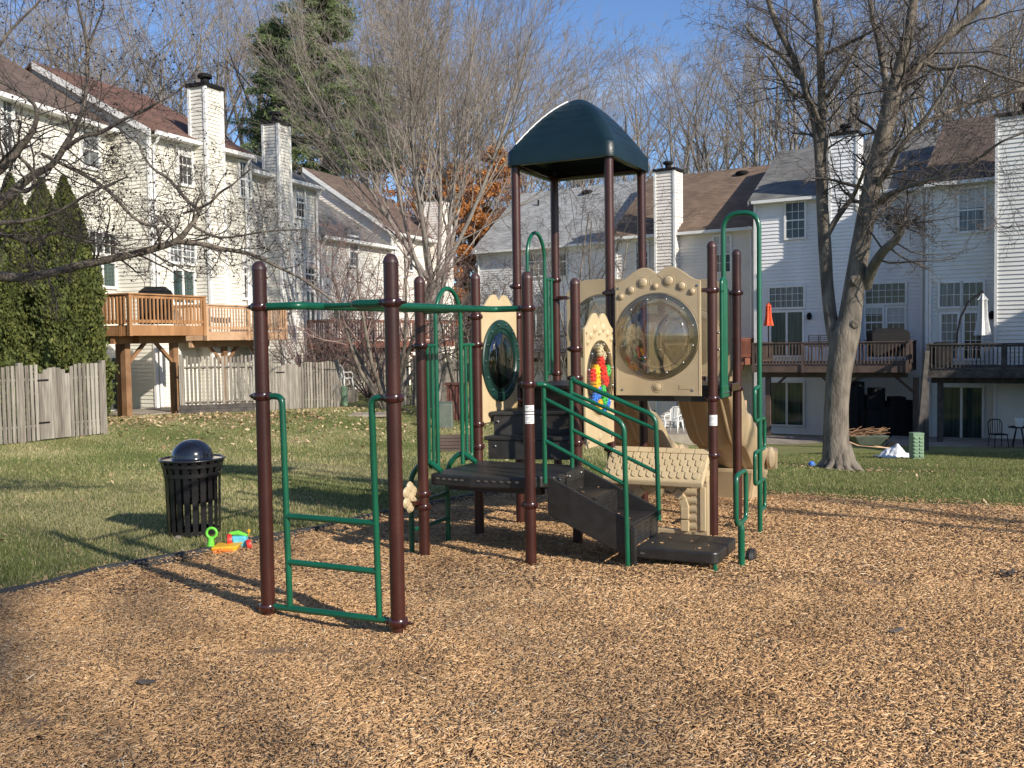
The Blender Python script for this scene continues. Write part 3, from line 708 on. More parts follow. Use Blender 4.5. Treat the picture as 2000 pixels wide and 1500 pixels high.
# --- green climbing pole with serpentine rungs
ca, cb = 2.136, .32
gtube([L(ca, cb, -.10), L(ca, cb, 2.756), L(1.83, cb, 2.756), L(1.83, cb, 1.40)], .0215, 'climbing_pole', .14)
sv = []; hwv = .20; zz_ = [1.26, 1.0, .995, .70, .695, .40, .395, .14]
pts = [L(ca, cb, 1.27), L(ca, cb - hwv, 1.26)]; sgn = -1
for z in (.985, .72, .45, .20):
    pts += [L(ca, cb + sgn * hwv, z)]; sgn = -sgn
    if z > .25: pts += [L(ca, cb + sgn * hwv, z)]
pts += [L(ca, cb, .19)]
gtube(pts, .0165, 'serpentine_rung', .05)
bars = MB()
for d in (-.075, .0, .075):
    bars.tube([L(1.83, cb + d, 1.23), L(1.83, cb + d, 2.10)], .0175, 12)
bars.tube(bend([L(1.83, cb - .075, 2.08), L(1.83, cb - .075, 2.20), L(1.83, cb + .075, 2.20), L(1.83, cb + .075, 2.08)], .07), .0175, 12)
bars.build('barrier_bars', MT['green'], pg, smooth=True)
br = MB(); br.box(L(1.84, cb, 1.225), (.02, .26, .10), FR); bro = br.build('bracket', MT['green'], pg, bevel=.004)
bb = MB()
for d in (-.08, 0, .08): bb.lathe(L(1.852, cb + d, 1.215), [(.011, 0), (.010, .006), (0, .009)], 10, ax=AU); bb.lathe(L(1.832, cb + d, 1.215), [(.011, 0), (.010, .006), (0, .009)], 10, ax=-AU)
bb.each('bolt', MT['bolt'], bro, smooth=True)
br = MB(); br.box(L(1.86, cb + .3, 1.25), (.015, .30, .07), FR); br.build('bracket', MT['clampm'], pg, bevel=.004)
# --- pole with hand loop beside the transfer deck
pa, pb = 2.33, -1.24
mb = MB(); mb.tube([L(pa, pb, -.02), L(pa, pb, .34)], [.024] * 2, 14); mb.tube([L(pa, pb, .34), L(pa, pb, .40)], [.024, .015], 14)
mb.tube(bend([L(pa, pb, .385), L(pa, pb - .15, .39), L(pa, pb - .15, .74), L(pa, pb + .15, .74), L(pa, pb + .15, .39), L(pa, pb, .385)], .06), .0165, 12)
mb.build('hand_loop_pole', MT['green'], pg, smooth=True)
MB().lathe(L(pa + .02, pb + .22, .085), [(0, -.03), (.065, -.028), (.075, 0), (.065, .028), (0, .03)], 24, ax=AU).build('pod_step', MT['deck'], pg, smooth=True)
# --- flower wheel on the left post
fc = L(-.06, YB - .10, .515); fl = MB()
for k in range(6):
    t = 2 * math.pi * k / 6 + .5; c = fc + AV * .058 * math.cos(t) + ZZ * .078 * math.sin(t)
    fl.lathe(c, [(0, -.022), (.030, -.018), (.044, 0), (.030, .018), (0, .022)], 18, ax=AU)
    for q in range(7):
        w = 2 * math.pi * q / 6; rr = .022 if q < 6 else 0
        for sg in (-1, 1): fl.lathe(c + AV * rr * math.cos(w) + ZZ * rr * math.sin(w) + AU * sg * .016, [(.0055, 0), (.005, .005), (0, .0075)], 6, ax=AU * sg)
fl.lathe(fc, [(0, -.032), (.030, -.026), (.040, 0), (.030, .026), (0, .032)], 18, ax=AU)
fl.build('flower_wheel', MT['tan'], pg, smooth=True)
MB().box(L(-.03, YB - .05, .47), (.05, .10, .03), FR).build('wheel_bracket', MT['clampm'], pg, bevel=.004)
# --- low arch ladder on the left side of the lower deck
al = MB()
for b in (-1.64, -1.07):
    al.tube(bend([L(-.16, b, -.05), L(-.16, b, .66), L(-.02, b, .79), L(.12, b, .70)], .16), .0215, 12)
for z in (.22, .43): al.tube([L(-.16, -1.64, z), L(-.16, -1.07, z)], .0165, 10)
al.build('arch_ladder', MT['green'], pg, smooth=True)

# ================================================================== GROUND
def axis(parts):
    out = []
    for a, b, s in parts: out += list(np.arange(a, b, s))
    out.append(parts[-1][1]); return np.array(out)
gx = axis([(-600, -120, 60), (-120, -40, 8), (-40, -14, 1.5), (-14, 16, .4), (16, 40, 1.5), (40, 120, 8), (120, 600, 60)])
gy = axis([(-600, -60, 60), (-60, -10, 5), (-10, 3, 1), (3, 36, .4), (36, 70, 1.5), (70, 130, 6), (130, 700, 50)])
X, Y = np.meshgrid(gx, gy)
def grid_faces(nx, ny):
    i = np.arange(nx - 1); j = np.arange(ny - 1); I, J = np.meshgrid(i, j); a = (J * nx + I).ravel()
    return np.stack([a, a + 1, a + 1 + nx, a + nx], 1)
DIP = [(random.uniform(-3.2, 4.2), random.uniform(3.2, 9.5), random.uniform(.12, .34), random.uniform(.008, .022)) for _ in range(70)] + [(-1.05, 5.3, .45, .045), (1.5, 6.3, .4, .03), (2.5, 11.2, .6, .04)]
def Hm(x, y):      # mulch surface: loose, lumpy, with scuffed hollows
    x = np.asarray(x, float); y = np.asarray(y, float); dz = 0
    for (a, b, r_, k) in DIP: q_ = ((x - a) ** 2 + (y - b) ** 2) / r_ ** 2; dz = dz - k * np.exp(-q_) + k * .35 * np.exp(-(np.sqrt(q_) - 1.5) ** 2 * 4)
    return H(x, y) + dz + .006 + .010 * np.sin(x * 3.1 + y * 1.7) * np.cos(y * 2.3 - x) + .012 * np.sin(x * 1.1 - .5) * np.sin(y * 1.3)
# edge of the mulch bed, photographed points laid on the ground
lp = [(-260, 1260), (0, 1168), (90, 1150), (190, 1124), (300, 1103), (400, 1085), (520, 1057), (620, 1040), (760, 1006), (870, 984), (940, 970), (1010, 958)]
rp = [(1120, 950), (1300, 952), (1510, 965), (1650, 975), (1820, 984), (2000, 994), (2300, 1010)]
EL = [Gd(*p)[:2] for p in lp]; ER = [Gd(*p)[:2] for p in rp]
poly = np.array(EL + ER + [np.array([9, 3.0]), np.array([9, -6]), np.array([-8, -6]), np.array([-8, 3.2])])
def inside(px, py, P=poly):
    px = np.asarray(px); py = np.asarray(py); c = np.zeros(px.shape, bool); n = len(P)
    for i in range(n):
        x1, y1 = P[i]; x2, y2 = P[(i + 1) % n]
        if y1 == y2: continue
        c ^= ((y1 > py) != (y2 > py)) & (px < (x2 - x1) * (py - y1) / (y2 - y1) + x1)
    return c
ZG = H(X, Y) - .05 * inside(X, Y)
link_np('lawn', np.stack([X.ravel(), Y.ravel(), ZG.ravel()], 1), grid_faces(len(gx), len(gy)), MT['lawn'], smooth=True)['kind'] = 'structure'
# mulch sheet, triangulated inside the outline
bm = bmesh.new(); vv = [bm.verts.new((p[0], p[1], 0)) for p in poly]; bm.faces.new(vv)
bmesh.ops.triangulate(bm, faces=bm.faces)
for xs_, axn in ((np.arange(-8, 9, .35), 0), (np.arange(-6, 12, .35), 1)):
    for v_ in xs_:
        co_ = (v_, 0, 0) if axn == 0 else (0, v_, 0); no_ = (1, 0, 0) if axn == 0 else (0, 1, 0)
        bmesh.ops.bisect_plane(bm, geom=bm.verts[:] + bm.edges[:] + bm.faces[:], plane_co=co_, plane_no=no_)
for v in bm.verts: v.co.z = float(Hm(v.co.x, v.co.y)) - .012
for f_ in bm.faces: f_.smooth = True
me = bpy.data.meshes.new('mulch_bed'); bm.to_mesh(me); bm.free(); me.materials.append(MT['mulch'])
mu = bpy.data.objects.new('mulch_bed', me); col.objects.link(mu); mu['kind'] = 'structure'
# black edging strip
ed = MB(); pts = []
for i in range(len(EL) - 1):
    for t in np.arange(0, 1, .25): p = EL[i] * (1 - t) + EL[i + 1] * t; pts.append(p)
for i in range(len(pts) - 1):
    p, q = pts[i], pts[i + 1]; d = (q - p); n_ = np.array([-d[1], d[0]]) / np.hypot(*d) * .045
    P3_ = lambda w, s, z: np.array([w[0] + n_[0] * s, w[1] + n_[1] * s, float(H(w[0], w[1])) + z])
    ed.hexa([P3_(p, 0, -.06), P3_(q, 0, -.06), P3_(q, 1, -.06), P3_(p, 1, -.06)], [P3_(p, 0.1, .044), P3_(q, .1, .044), P3_(q, .9, .046), P3_(p, .9, .046)])
tag(ed.build('mulch_edging', MT['edging']), 'low black plastic edging between the left lawn and the wood chip bed', 'edging')

def scatter(n, y0, y1, pw=1.0, mx=.56, side=None):
    """points in the wedge the camera can see, density falling with distance"""
    u = rng.random(n) ** pw; y = y0 + (y1 - y0) * u; hw = mx * y + .35; x = rng.uniform(-1, 1, n) * hw; return x, y
# ---- wood chips: real little slivers
def chips(n, y0, y1, s, pw):
    x, y = scatter(n, y0, y1, pw); k = inside(x, y); x, y = x[k], y[k]; n = len(x)
    ln = rng.gamma(5, .0062 * s, n) + .010 * s; wd_ = rng.uniform(.0045, .011, n) * s; th = rng.uniform(.0015, .004, n) * s
    yaw = rng.uniform(0, 2 * math.pi, n); pit = rng.normal(0, .20, n); rol = rng.normal(0, .30, n)
    z = Hm(x, y) + rng.uniform(-.003, .007, n) + np.abs(np.sin(pit)) * ln * .25
    ex = np.stack([np.cos(yaw) * np.cos(pit), np.sin(yaw) * np.cos(pit), np.sin(pit)], 1)
    e2 = np.stack([-np.sin(yaw), np.cos(yaw), np.zeros(n)], 1); e3 = np.cross(ex, e2)
    ey = e2 * np.cos(rol)[:, None] + e3 * np.sin(rol)[:, None]; ez = np.cross(ex, ey)
    c = np.stack([x, y, z], 1); t1 = rng.uniform(.35, 1, n); t2 = rng.uniform(.35, 1, n)
    sk = rng.normal(0, .25, n)
    V = np.empty((n, 8, 3), np.float32)
    for i, (a, b, d) in enumerate(((-1, -1, -1), (1, -1, -1), (1, 1, -1), (-1, 1, -1), (-1, -1, 1), (1, -1, 1), (1, 1, 1), (-1, 1, 1))):
        w = (t1 if a < 0 else t2) * wd_ / 2
        V[:, i] = c + ex * (a * ln / 2 + b * sk * w)[:, None] + ey * (b * w)[:, None] + ez * (d * th / 2)[:, None]
    fb = np.array([(4, 5, 6, 7), (0, 1, 5, 4), (1, 2, 6, 5), (2, 3, 7, 6), (3, 0, 4, 7)])
    Fc = (np.arange(n)[:, None, None] * 8 + fb[None]).reshape(-1, 4)
    # colour of each sliver; the bed is older and greyer in wide patches
    pt_ = .5 + .5 * np.sin(x * 1.3 + 2 * np.sin(y * .7)) * np.cos(y * 1.1 + 1.5 * np.sin(x * .6))
    t = np.clip(rng.normal(.62, .17, n) - .08 * pt_ - .10 * (np.sin(x * 2.9 + y * 1.3) * np.sin(y * 3.7 - x * .8) > .72), 0, 1); dk = rng.random(n) < .06; t[dk] *= .35
    return V.reshape(-1, 3), Fc, np.repeat(t, 8)
def chips_spill(n):
    E_ = np.array(EL + ER); k = rng.integers(0, len(E_) - 1, n); t = rng.random(n)[:, None]; p = E_[k] * (1 - t) + E_[k + 1] * t; o = rng.normal(0, .10, (n, 2)); x, y = (p + o).T
    ln = rng.uniform(.012, .035, n); yaw = rng.uniform(0, 6.28, n); z = H(x, y) + .02 + rng.uniform(0, .02, n); c = np.stack([x, y, z], 1); ex = np.stack([np.cos(yaw), np.sin(yaw), rng.normal(0, .3, n)], 1) * ln[:, None] * .5; ey = np.stack([-np.sin(yaw), np.cos(yaw), rng.normal(0, .3, n)], 1) * .0035
    V = np.empty((n, 8, 3), np.float32)
    for i, (a, b, d) in enumerate(((-1, -1, -1), (1, -1, -1), (1, 1, -1), (-1, 1, -1), (-1, -1, 1), (1, -1, 1), (1, 1, 1), (-1, 1, 1))): V[:, i] = c + ex * a + ey * b + np.array([0, 0, .001 * d])
    fb = np.array([(4, 5, 6, 7), (0, 1, 5, 4), (1, 2, 6, 5), (2, 3, 7, 6), (3, 0, 4, 7)])
    return V.reshape(-1, 3), (np.arange(n)[:, None, None] * 8 + fb[None]).reshape(-1, 4), np.repeat(np.clip(rng.normal(.6, .2, n), 0, 1), 8)
parts = [chips(230000, 3.05, 6.2, .74, .80), chips(150000, 6.0, 11.2, .88, .9)]
V = np.concatenate([p[0] for p in parts]); off = len(parts[0][0])
Fc = np.concatenate([parts[0][1], parts[1][1] + off]); T = np.concatenate([p[2] for p in parts])
SP = chips_spill(2600); V = np.concatenate([V, SP[0]]); Fc = np.concatenate([Fc, SP[1] + (len(V) - len(SP[0]))]); T = np.concatenate([T, SP[2]])
tag(link_np('wood_chips', V, Fc, MT['chips'], tint=T), 'loose tan wood chips covering the whole play area', 'wood chips', kind='stuff')
# ---- grass blades
def blades(n, y0, y1, pw, s):
    x, y = scatter(n, y0, y1, pw, .58); k = ~inside(x, y); x, y = x[k], y[k]; n = len(x)
    h = rng.uniform(.022, .058, n) * s; w = rng.uniform(.003, .006, n) * s; yaw = rng.uniform(0, 6.28, n); le = rng.normal(0, .6, n) * h; la = rng.uniform(0, 6.28, n)
    h = h * np.clip(1.15 - .5 * np.abs(np.sin(x * 1.9 + 2 * np.sin(y * 1.3)) * np.cos(y * 1.7 + x)), .4, 1.2)
    z = H(x, y); c = np.stack([x, y, z], 1); d = np.stack([np.cos(yaw), np.sin(yaw), 0 * x], 1) * w[:, None]
    V = np.empty((n, 3, 3), np.float32); V[:, 0] = c - d; V[:, 1] = c + d; V[:, 2] = c + np.stack([np.cos(la) * le, np.sin(la) * le, h], 1)
    pz = np.sin(x * .9 + 1.4 * np.sin(y * .5)) * np.cos(y * .7 + x * .3) * .5 + np.sin(x * 2.3 + y * 1.9) * .25
    t = np.clip(rng.normal(.53, .22, n) + (.38 * pz + .12) * (x < 3) - .02 * (x > 3), 0, 1)
    return V.reshape(-1, 3), np.arange(n * 3).reshape(-1, 3), np.repeat(t, 3)
parts = [blades(330000, 6.0, 14, 1.1, .8), blades(300000, 13.8, 30, 1.0, 1.05)]
V = np.concatenate([p[0] for p in parts]); off = len(parts[0][0])
Fc = np.concatenate([parts[0][1], parts[1][1] + off]); T = np.concatenate([p[2] for p in parts])
tag(link_np('grass', V, Fc, MT['grass'], tint=T), 'short winter grass, green and straw coloured, on the lawns', 'grass', kind='stuff')
# ---- fallen leaves
def leaves(n, cx, cy, sx, sy, s=.03):
    x = rng.normal(cx, sx, n); y = rng.normal(cy, sy, n); k = ~inside(x, y); x, y = x[k], y[k]; n = len(x)
    yaw = rng.uniform(0, 6.28, n); tl = rng.normal(0, .4, (n, 2)); l = rng.uniform(.5, 1, n) * s
    c = np.stack([x, y, H(x, y) + .035], 1); ex = np.stack([np.cos(yaw), np.sin(yaw), tl[:, 0]], 1) * l[:, None]; ey = np.stack([-np.sin(yaw), np.cos(yaw), tl[:, 1]], 1) * (l * .6)[:, None]
    V = np.stack([c - ex, c - ey * .8, c + ex, c + ey], 1); return V.reshape(-1, 3), np.arange(n * 4).reshape(-1, 4), np.repeat(np.clip(rng.normal(.62, .25, n), 0, 1), 4)
L_ = [leaves(1500, -8.6, 25.5, 2.6, 1.3, .07), leaves(900, -4.5, 24, 2.2, 3, .06), leaves(600, -6, 14, 4, 5, .035), leaves(260, 6, 18, 4, 5, .045), leaves(260, 6.4, 19, 1.0, .8, .05), leaves(400, -2.6, 31, 1.4, 2, .07)]
V = np.concatenate([p[0] for p in L_]); T = np.concatenate([p[2] for p in L_])
tag(link_np('fallen_leaves', V, np.arange(len(V)).reshape(-1, 4), MT['litter'], tint=T), 'dry tan leaves scattered over the lawns', 'leaves', kind='stuff')
# dark dead leaves and bark bits lying on the mulch
for (px, py, s, lb) in ((287, 1344, .055, 'single dark curled leaf on the wood chips at the lower left'), (1752, 1240, .05, 'thin dark bark scrap on the chips right of centre'),
                        (1975, 1128, .09, 'black clump of wet leaves on the chips by the right border')):
    g = Gd(px, py); mb = MB(); rr = random.Random(px)
    for k in range(1 if s < .06 else 9):
        q = np.array([g[0] + rr.gauss(0, s * .45 if s > .06 else 0), g[1] + rr.gauss(0, s * .35 if s > .06 else 0), 0]); q[2] = float(Hm(q[0], q[1])) + .014 + k * .001
        a = rr.uniform(0, 3); e = [np.array([math.cos(a), math.sin(a), rr.uniform(-.25, .25)]), np.array([-math.sin(a), math.cos(a), rr.uniform(-.3, .3)]), ZZ]; w = s * (.9 if s < .06 else .35)
        P_ = [q + e[0] * w * c_ + e[1] * w * .5 * d_ + ZZ * h_ for c_, d_, h_ in ((-1, 0, .01), (-.4, -.8, 0), (.5, -.7, .006), (1, .05, .014), (.4, .75, .002), (-.5, .7, .008))]
        mb.prism(P_, ZZ * .002)
    tag(mb.build('dead_leaf', MT['twigd']), lb, 'leaf')

# ================================================================== HOUSES
def nrm_of(p0, p1):
    d = np.array(p1, float) - np.array(p0, float); Ln = np.hypot(*d); d = d / Ln
    return np.array([d[0], d[1], 0]), np.array([d[1], -d[0], 0]), Ln
def hit(px, py, p0, d3, n3, off=0.0):
    r_ = ray(px, py); o = np.array([0, 0, EYE]); q = np.array([p0[0], p0[1], 0]) + n3 * off
    t = ((q - o) @ n3) / (r_ @ n3); h_ = o + t * r_; return float((h_ - q) @ d3), float(h_[2])
def siding(mb, o, d3, n3, lo, hi, z0, z1, lap=.125, dep=.024):
    if o[0] > 0: lap, dep = .155, .036
    """clapboards: lo(z), hi(z) give the ends of each course"""
    z = z0
    while z < z1 - .01:
        zt = min(z + lap, z1); a, b, a2_, b2_ = lo(z), hi(z), lo(zt), hi(zt)
        if b > a:
            b2_ = max(b2_, a2_ + .001); P = lambda s, zz, q: o + d3 * s + n3 * q + ZZ * zz
            mb.add([P(a, z, dep), P(b, z, dep), P(b2_, zt, .002), P(a2_, zt, .002), P(a, z, 0), P(b, z, 0)], [(0, 1, 2, 3), (4, 5, 1, 0)])
        z = zt
def window(parent, o, d3, n3, s0, s1, z0, z1, cols=3, rows=4, kind='double', glass='glass', name='window', off=.052):
    """frame proud of the siding, glass in it, muntins on the glass"""
    P = lambda s, z, q: o + d3 * s + n3 * q + ZZ * z; ax = [d3, n3, ZZ]; fwd = .085
    fr = MB()
    for c, sz in (((s0 - fwd / 2, (z0 + z1) / 2), (fwd, z1 - z0 + 2 * fwd)), ((s1 + fwd / 2, (z0 + z1) / 2), (fwd, z1 - z0 + 2 * fwd)), (((s0 + s1) / 2, z1 + fwd / 2), (s1 - s0, fwd)), (((s0 + s1) / 2, z0 - fwd / 2), (s1 - s0, fwd))):
        fr.box(P(c[0], c[1], off), (sz[0], .09, sz[1]), ax)
    if kind == 'double': fr.box(P((s0 + s1) / 2, (z0 + z1) / 2, off - .005), (s1 - s0, .06, .06), ax)
    if kind == 'slider': fr.box(P((s0 + s1) / 2, (z0 + z1) / 2, off - .005), (.085, .06, z1 - z0), ax)
    w = fr.build(name, MT['white'], parent)
    g = MB(); g.box(P((s0 + s1) / 2, (z0 + z1) / 2, off - .022), (s1 - s0, .03, z1 - z0), ax); g.build('pane', MT[glass], w)
    k_ = int(abs(s0 * 37 + z0 * 91 + s1 * 13)) % 5
    if name == 'window' and k_ in (0, 1, 3):
        hb_ = (z1 - z0) * (.25, .48, 0, .36)[k_]; bl = MB()
        for i in range(int(hb_ / .05)): bl.box(P((s0 + s1) / 2, z1 - .03 - i * .05, off - .0065), (s1 - s0 - .02, .004, .042), ax)
        if bl.v: bl.build('blind', MT['umb_w'], w)
    if cols:
        mu_ = MB()
        for i in range(1, cols): mu_.box(P(s0 + (s1 - s0) * i / cols, (z0 + z1) / 2, off - .003), (.019, .012, z1 - z0), ax)
        for i in range(1, rows): mu_.box(P((s0 + s1) / 2, z0 + (z1 - z0) * i / rows, off - .001), (s1 - s0, .012, .019), ax)
        mu_.build('muntins', MT['white'], w)
    return w
class House:
    def __init__(h, label, p0, p1, depth, zb, ze, zr, sid, roof, ridge_shift=.5, gable0=True, gable1=True):
        h.p0 = np.array([p0[0], p0[1], 0.]); h.d, h.n, h.L = nrm_of(p0, p1); h.depth = depth; h.zb, h.ze, h.zr = zb, ze, zr; h.sid = sid
        h.o = thing('townhouse', (p0[0], p0[1], zb), label, 'townhouse', 'townhouses around the play area')
        w = MB(); siding(w, h.p0, h.d, h.n, lambda z: 0, lambda z: h.L, zb, ze)
        rd = depth * ridge_shift
        def gl(z): return 0 if z <= ze else (z - ze) / (zr - ze) * rd
        def gh(z): return depth if z <= ze else depth - (z - ze) / (zr - ze) * (depth - rd)
        if gable0: siding(w, h.p0, -h.n, -h.d, gl, gh, zb, zr)
        if gable1: siding(w, h.p0 + h.d * h.L, -h.n, h.d, gl, gh, zb, zr)
        q = h.p0 - h.n * .02 + h.d * .02
        w.prism([q - h.n * s + ZZ * z for s, z in ((0, zb - 1), (depth, zb - 1), (depth, ze - .02), (rd, zr - .05), (0, ze - .02))], h.d * (h.L - .04))
        h.wall = w.build('wall', MT[sid], h.o)
        ov, e = .32, .22; r = MB(); sl = (zr - ze) / rd; sl2 = (zr - ze) / (depth - rd)
        P = lambda s, b, z: h.p0 + h.d * s - h.n * b + ZZ * z
        for b0, z0, b1_, z1_ in ((-ov, ze - ov * sl + .06, rd, zr + .06), (depth + ov, ze - ov * sl2 + .06, rd, zr + .0601)):
            r.hexa([P(-e, b0, z0), P(h.L + e, b0, z0), P(h.L + e, b1_, z1_), P(-e, b1_, z1_)], [P(-e, b0, z0 + .07), P(h.L + e, b0, z0 + .07), P(h.L + e, b1_, z1_ + .07), P(-e, b1_, z1_ + .07)])
        h.roof = r.build('roof', MT[roof], h.o)
        t = MB()
        for s in (-e - .012, h.L + e - .012):                       # rake boards
            t.hexa([P(s, -ov, ze - ov * sl - .12), P(s + .024, -ov, ze - ov * sl - .12), P(s + .024, rd, zr - .12), P(s, rd, zr - .12)], [P(s, -ov, ze - ov * sl + .11), P(s + .024, -ov, ze - ov * sl + .11), P(s + .024, rd, zr + .11), P(s, rd, zr + .11)])
        t.box(P(h.L / 2, -ov / 2, ze - ov * sl - .02), (h.L, ov, .03), [h.d, h.n, ZZ])
        for s in (.0, h.L): t.box(P(s, -.02, (zb + ze) / 2), (.11, .10, ze - zb), [h.d, h.n, ZZ])
        t.build('white_trim', MT['white'], h.o)
        g = MB(); g.box(P(h.L / 2, -ov - .055, ze - ov * sl + .03), (h.L + .1, .11, .13), [h.d, h.n, ZZ]); h.gut = g.build('gutter', MT['white'], h.o)
    def down(h, s):
        mb = MB(); P = lambda b, z: h.p0 + h.d * s + h.n * b + ZZ * z
        mb.tube(bend([P(.36, h.ze - .10), P(.36, h.ze - .22), P(.10, h.ze - .55), P(.10, h.zb + .1)], .08), .045, 8); mb.build('downspout', MT['white'], h.o)
    def win(h, x0, y0, x1, y1, **k):
        """a window given by photographed corner points on this wall"""
        s0, z1 = hit(x0, y0, h.p0, h.d, h.n); s1, z0 = hit(x1, y1, h.p0, h.d, h.n)
        if z1 < z0: z0, z1 = z1, z0
        s0, s1 = min(s0, s1), max(s0, s1)
        return window(h.o, h.p0, h.d, h.n, s0, s1, z0, z1, **k)
    def vent(h, s, b):
        z = h.ze + (h.zr - h.ze) * b / (h.depth * .5); mb = MB(); mb.tube([h.p0 + h.d * s - h.n * b + ZZ * (z - .1), h.p0 + h.d * s - h.n * b + ZZ * (z + .45)], .05, 8); mb.build('vent_pipe', MT['dark'], h.o)
    def turbine(h, s, b):
        z = h.ze + (h.zr - h.ze) * b / (h.depth * .5); MB().lathe(h.p0 + h.d * s - h.n * b + ZZ * (z + .05), [(.30, 0), (.33, .06), (.33, .14), (.22, .20), (0, .22)], 16).build('roof_vent', MT['dark'], h.o, smooth=True)
    def chimney(h, s0, s1, out, zt, sid=None, dep=.9):
        w = MB(); o = h.p0 + h.d * s0 + h.n * out; W = s1 - s0
        siding(w, o, h.d, h.n, lambda z: 0, lambda z: W, h.zb, zt); siding(w, o, -h.n, -h.d, lambda z: 0, lambda z: dep, h.zb, zt); siding(w, o + h.d * W, -h.n, h.d, lambda z: 0, lambda z: dep, h.zb, zt)
        q = o - h.n * .01 + h.d * .01; w.prism([q, q + h.d * (W - .02), q + h.d * (W - .02) - h.n * (dep - .0), q - h.n * (dep - .0)], ZZ * (zt - h.zb)); w.v = w.v
        for i in range(len(w.v) - 8, len(w.v)): w.v[i] = (w.v[i][0], w.v[i][1], w.v[i][2] + h.zb)
        c = w.build('chimney', MT[sid or h.sid], h.o)
        t = MB()
        for a, b in ((0, 0), (W, 0), (0, dep), (W, dep)): t.box(o + h.d * a - h.n * b + ZZ * (h.zb + zt) / 2 + h.n * .008, (.10, .10, zt - h.zb), [h.d, h.n, ZZ])
        t.build('corner_board', MT['white'], c)
        k = MB(); cc = o + h.d * W / 2 - h.n * dep / 2
        k.box(cc + ZZ * (zt + .05), (W + .18, dep + .18, .12), [h.d, h.n, ZZ]); k.tube([cc + ZZ * (zt + .1), cc + ZZ * (zt + .34)], .14, 14); k.lathe(cc + ZZ * (zt + .34), [(.14, 0), (.24, .03), (.24, .12), (.2, .15), (0, .17)], 16)
        k.build('chimney_cap', MT['dark'], c); return c
GRP_D = 'wooden decks behind the townhouses'
def deck(label, p0, p1, dep, zf, zg, mt, posts_s, rail_h=.86, brace=True, end0=True, end1=True, post_mt=None, chamfer=0, bal=.125):
    """front edge p0 to p1, reaching dep back to the wall"""
    d3, n3, Ln = nrm_of(p0, p1); o = np.array([p0[0], p0[1], 0.]); ax = [d3, n3, ZZ]; P = lambda s, b, z: o + d3 * s - n3 * b + ZZ * z
    t = thing('deck', (p0[0], p0[1], zg), label, 'deck', GRP_D)
    f = MB(); f.prism([P(0, 0, zf - .05), P(Ln, 0, zf - .05), P(Ln, dep, zf - .05), P(0, dep, zf - .05)], ZZ * .05); f.build('deck_boards', MT[mt], t)
    b = MB(); b.box(P(Ln / 2, .02, zf - .17), (Ln, .05, .24), ax); b.box(P(.02, dep / 2, zf - .17), (.05, dep - .06, .24), ax); b.box(P(Ln - .02, dep / 2, zf - .17), (.05, dep - .06, .24), ax)
    b.box(P(Ln / 2, .75, zf - .40), (Ln - .1, .14, .22), ax); b.box(P(Ln / 2, .45, zf - .175), (Ln - .12, .04, .22), ax)
    for k in range(int(Ln / .45)): b.box(P(.3 + k * .45, dep / 2, zf - .17), (.04, dep - .12, .22), ax)
    b.build('rim_joist', MT[mt], t)
    rl = MB(); ps = MB()
    def run(A, B, nposts):
        A = np.array(A); B = np.array(B); q = B - A; ln = np.linalg.norm(q); u_ = q / ln; v_ = np.cross(u_, ZZ); a2 = [u_, v_, ZZ]
        rl.box((A + B) / 2 + ZZ * (rail_h), (ln + .12, .14, .04), a2); rl.box((A + B) / 2 + ZZ * (rail_h - .07), (ln, .04, .085), a2); rl.box((A + B) / 2 + ZZ * .11, (ln, .04, .085), a2)
        k = int(ln / bal)
        for i in range(1, k): rl.box(A + u_ * ln * i / k + ZZ * (rail_h / 2 - .02) + v_ * .03, (.038, .038, rail_h - .10), a2)
        for i in range(nposts): ps.box(A + u_ * ln * i / max(1, nposts - 1) + ZZ * (rail_h / 2 - .16), (.10, .10, rail_h + .28), a2)
    n_ = max(2, int(Ln / 1.7) + 1); run(P(0, -.01, zf), P(Ln, -.01, zf), n_)
    if end0: run(P(.0, dep - .05, zf), P(.0, .0, zf), 2)
    if end1: run(P(Ln, .0, zf), P(Ln, dep - .05, zf), 2)
    rl.build('railing', MT[mt], t); ps.each('rail_post', MT[mt], t)
    for s in posts_s:
        g0 = P(s, .75, 0); zg_ = float(H(g0[0], g0[1])) - .1; pm = MB(); pm.box(P(s, .75, (zg_ + zf - .5) / 2), (.19, .19, zf - .5 - zg_), ax)
        if brace:
            for sg in (-1, 1):
                if 0 < s + sg * .55 < Ln: pm.prism([P(s + sg * .05, .70, zf - 1.15), P(s + sg * .05, .70, zf - 1.02), P(s + sg * .62, .70, zf - .50), P(s + sg * .75, .70, zf - .50)], -n3 * .09)
        pm.build('support_post', MT[post_mt or mt], t)
    return t, P, ax
def XY(px, Yd): return (float(at(px, 660, Yd)[0]), Yd)
# ---------------------------------------------------------------- left row (recedes to the right)
h1 = House('cream townhouse at the left edge, partly behind the evergreens, under a brown roof', XY(-90, 25.2), XY(236, 31.8), 9, -.9, 8.75, 11.5, 'cream_s', 'rf_brown', gable0=True)
h2 = House('cream townhouse with red brown roof and the tallest left chimney, behind the orange wood deck', XY(302, 31.0), XY(489, 35.3), 9.5, -.9, 8.55, 11.1, 'cream_s', 'rf_red')
h3 = House('pale townhouse with the second left chimney, between the red brown roof and low dark roof', XY(489, 35.9), XY(623, 40.2), 9, -.9, 8.15, 10.3, 'pale_s', 'rf_dgrey')
h4 = House('low pale townhouse with dark roof behind the small reddish tree', XY(624, 40.4), XY(768, 46.0), 9, -.9, 6.25, 9.0, 'pale_s', 'rf_dgrey')
h5 = House('pale beige townhouse with long brown roof at the far end of the left row', XY(769, 45.6), XY(870, 50.5), 9.5, -.9, 6.9, 10.1, 'beige_s', 'rf_brown')
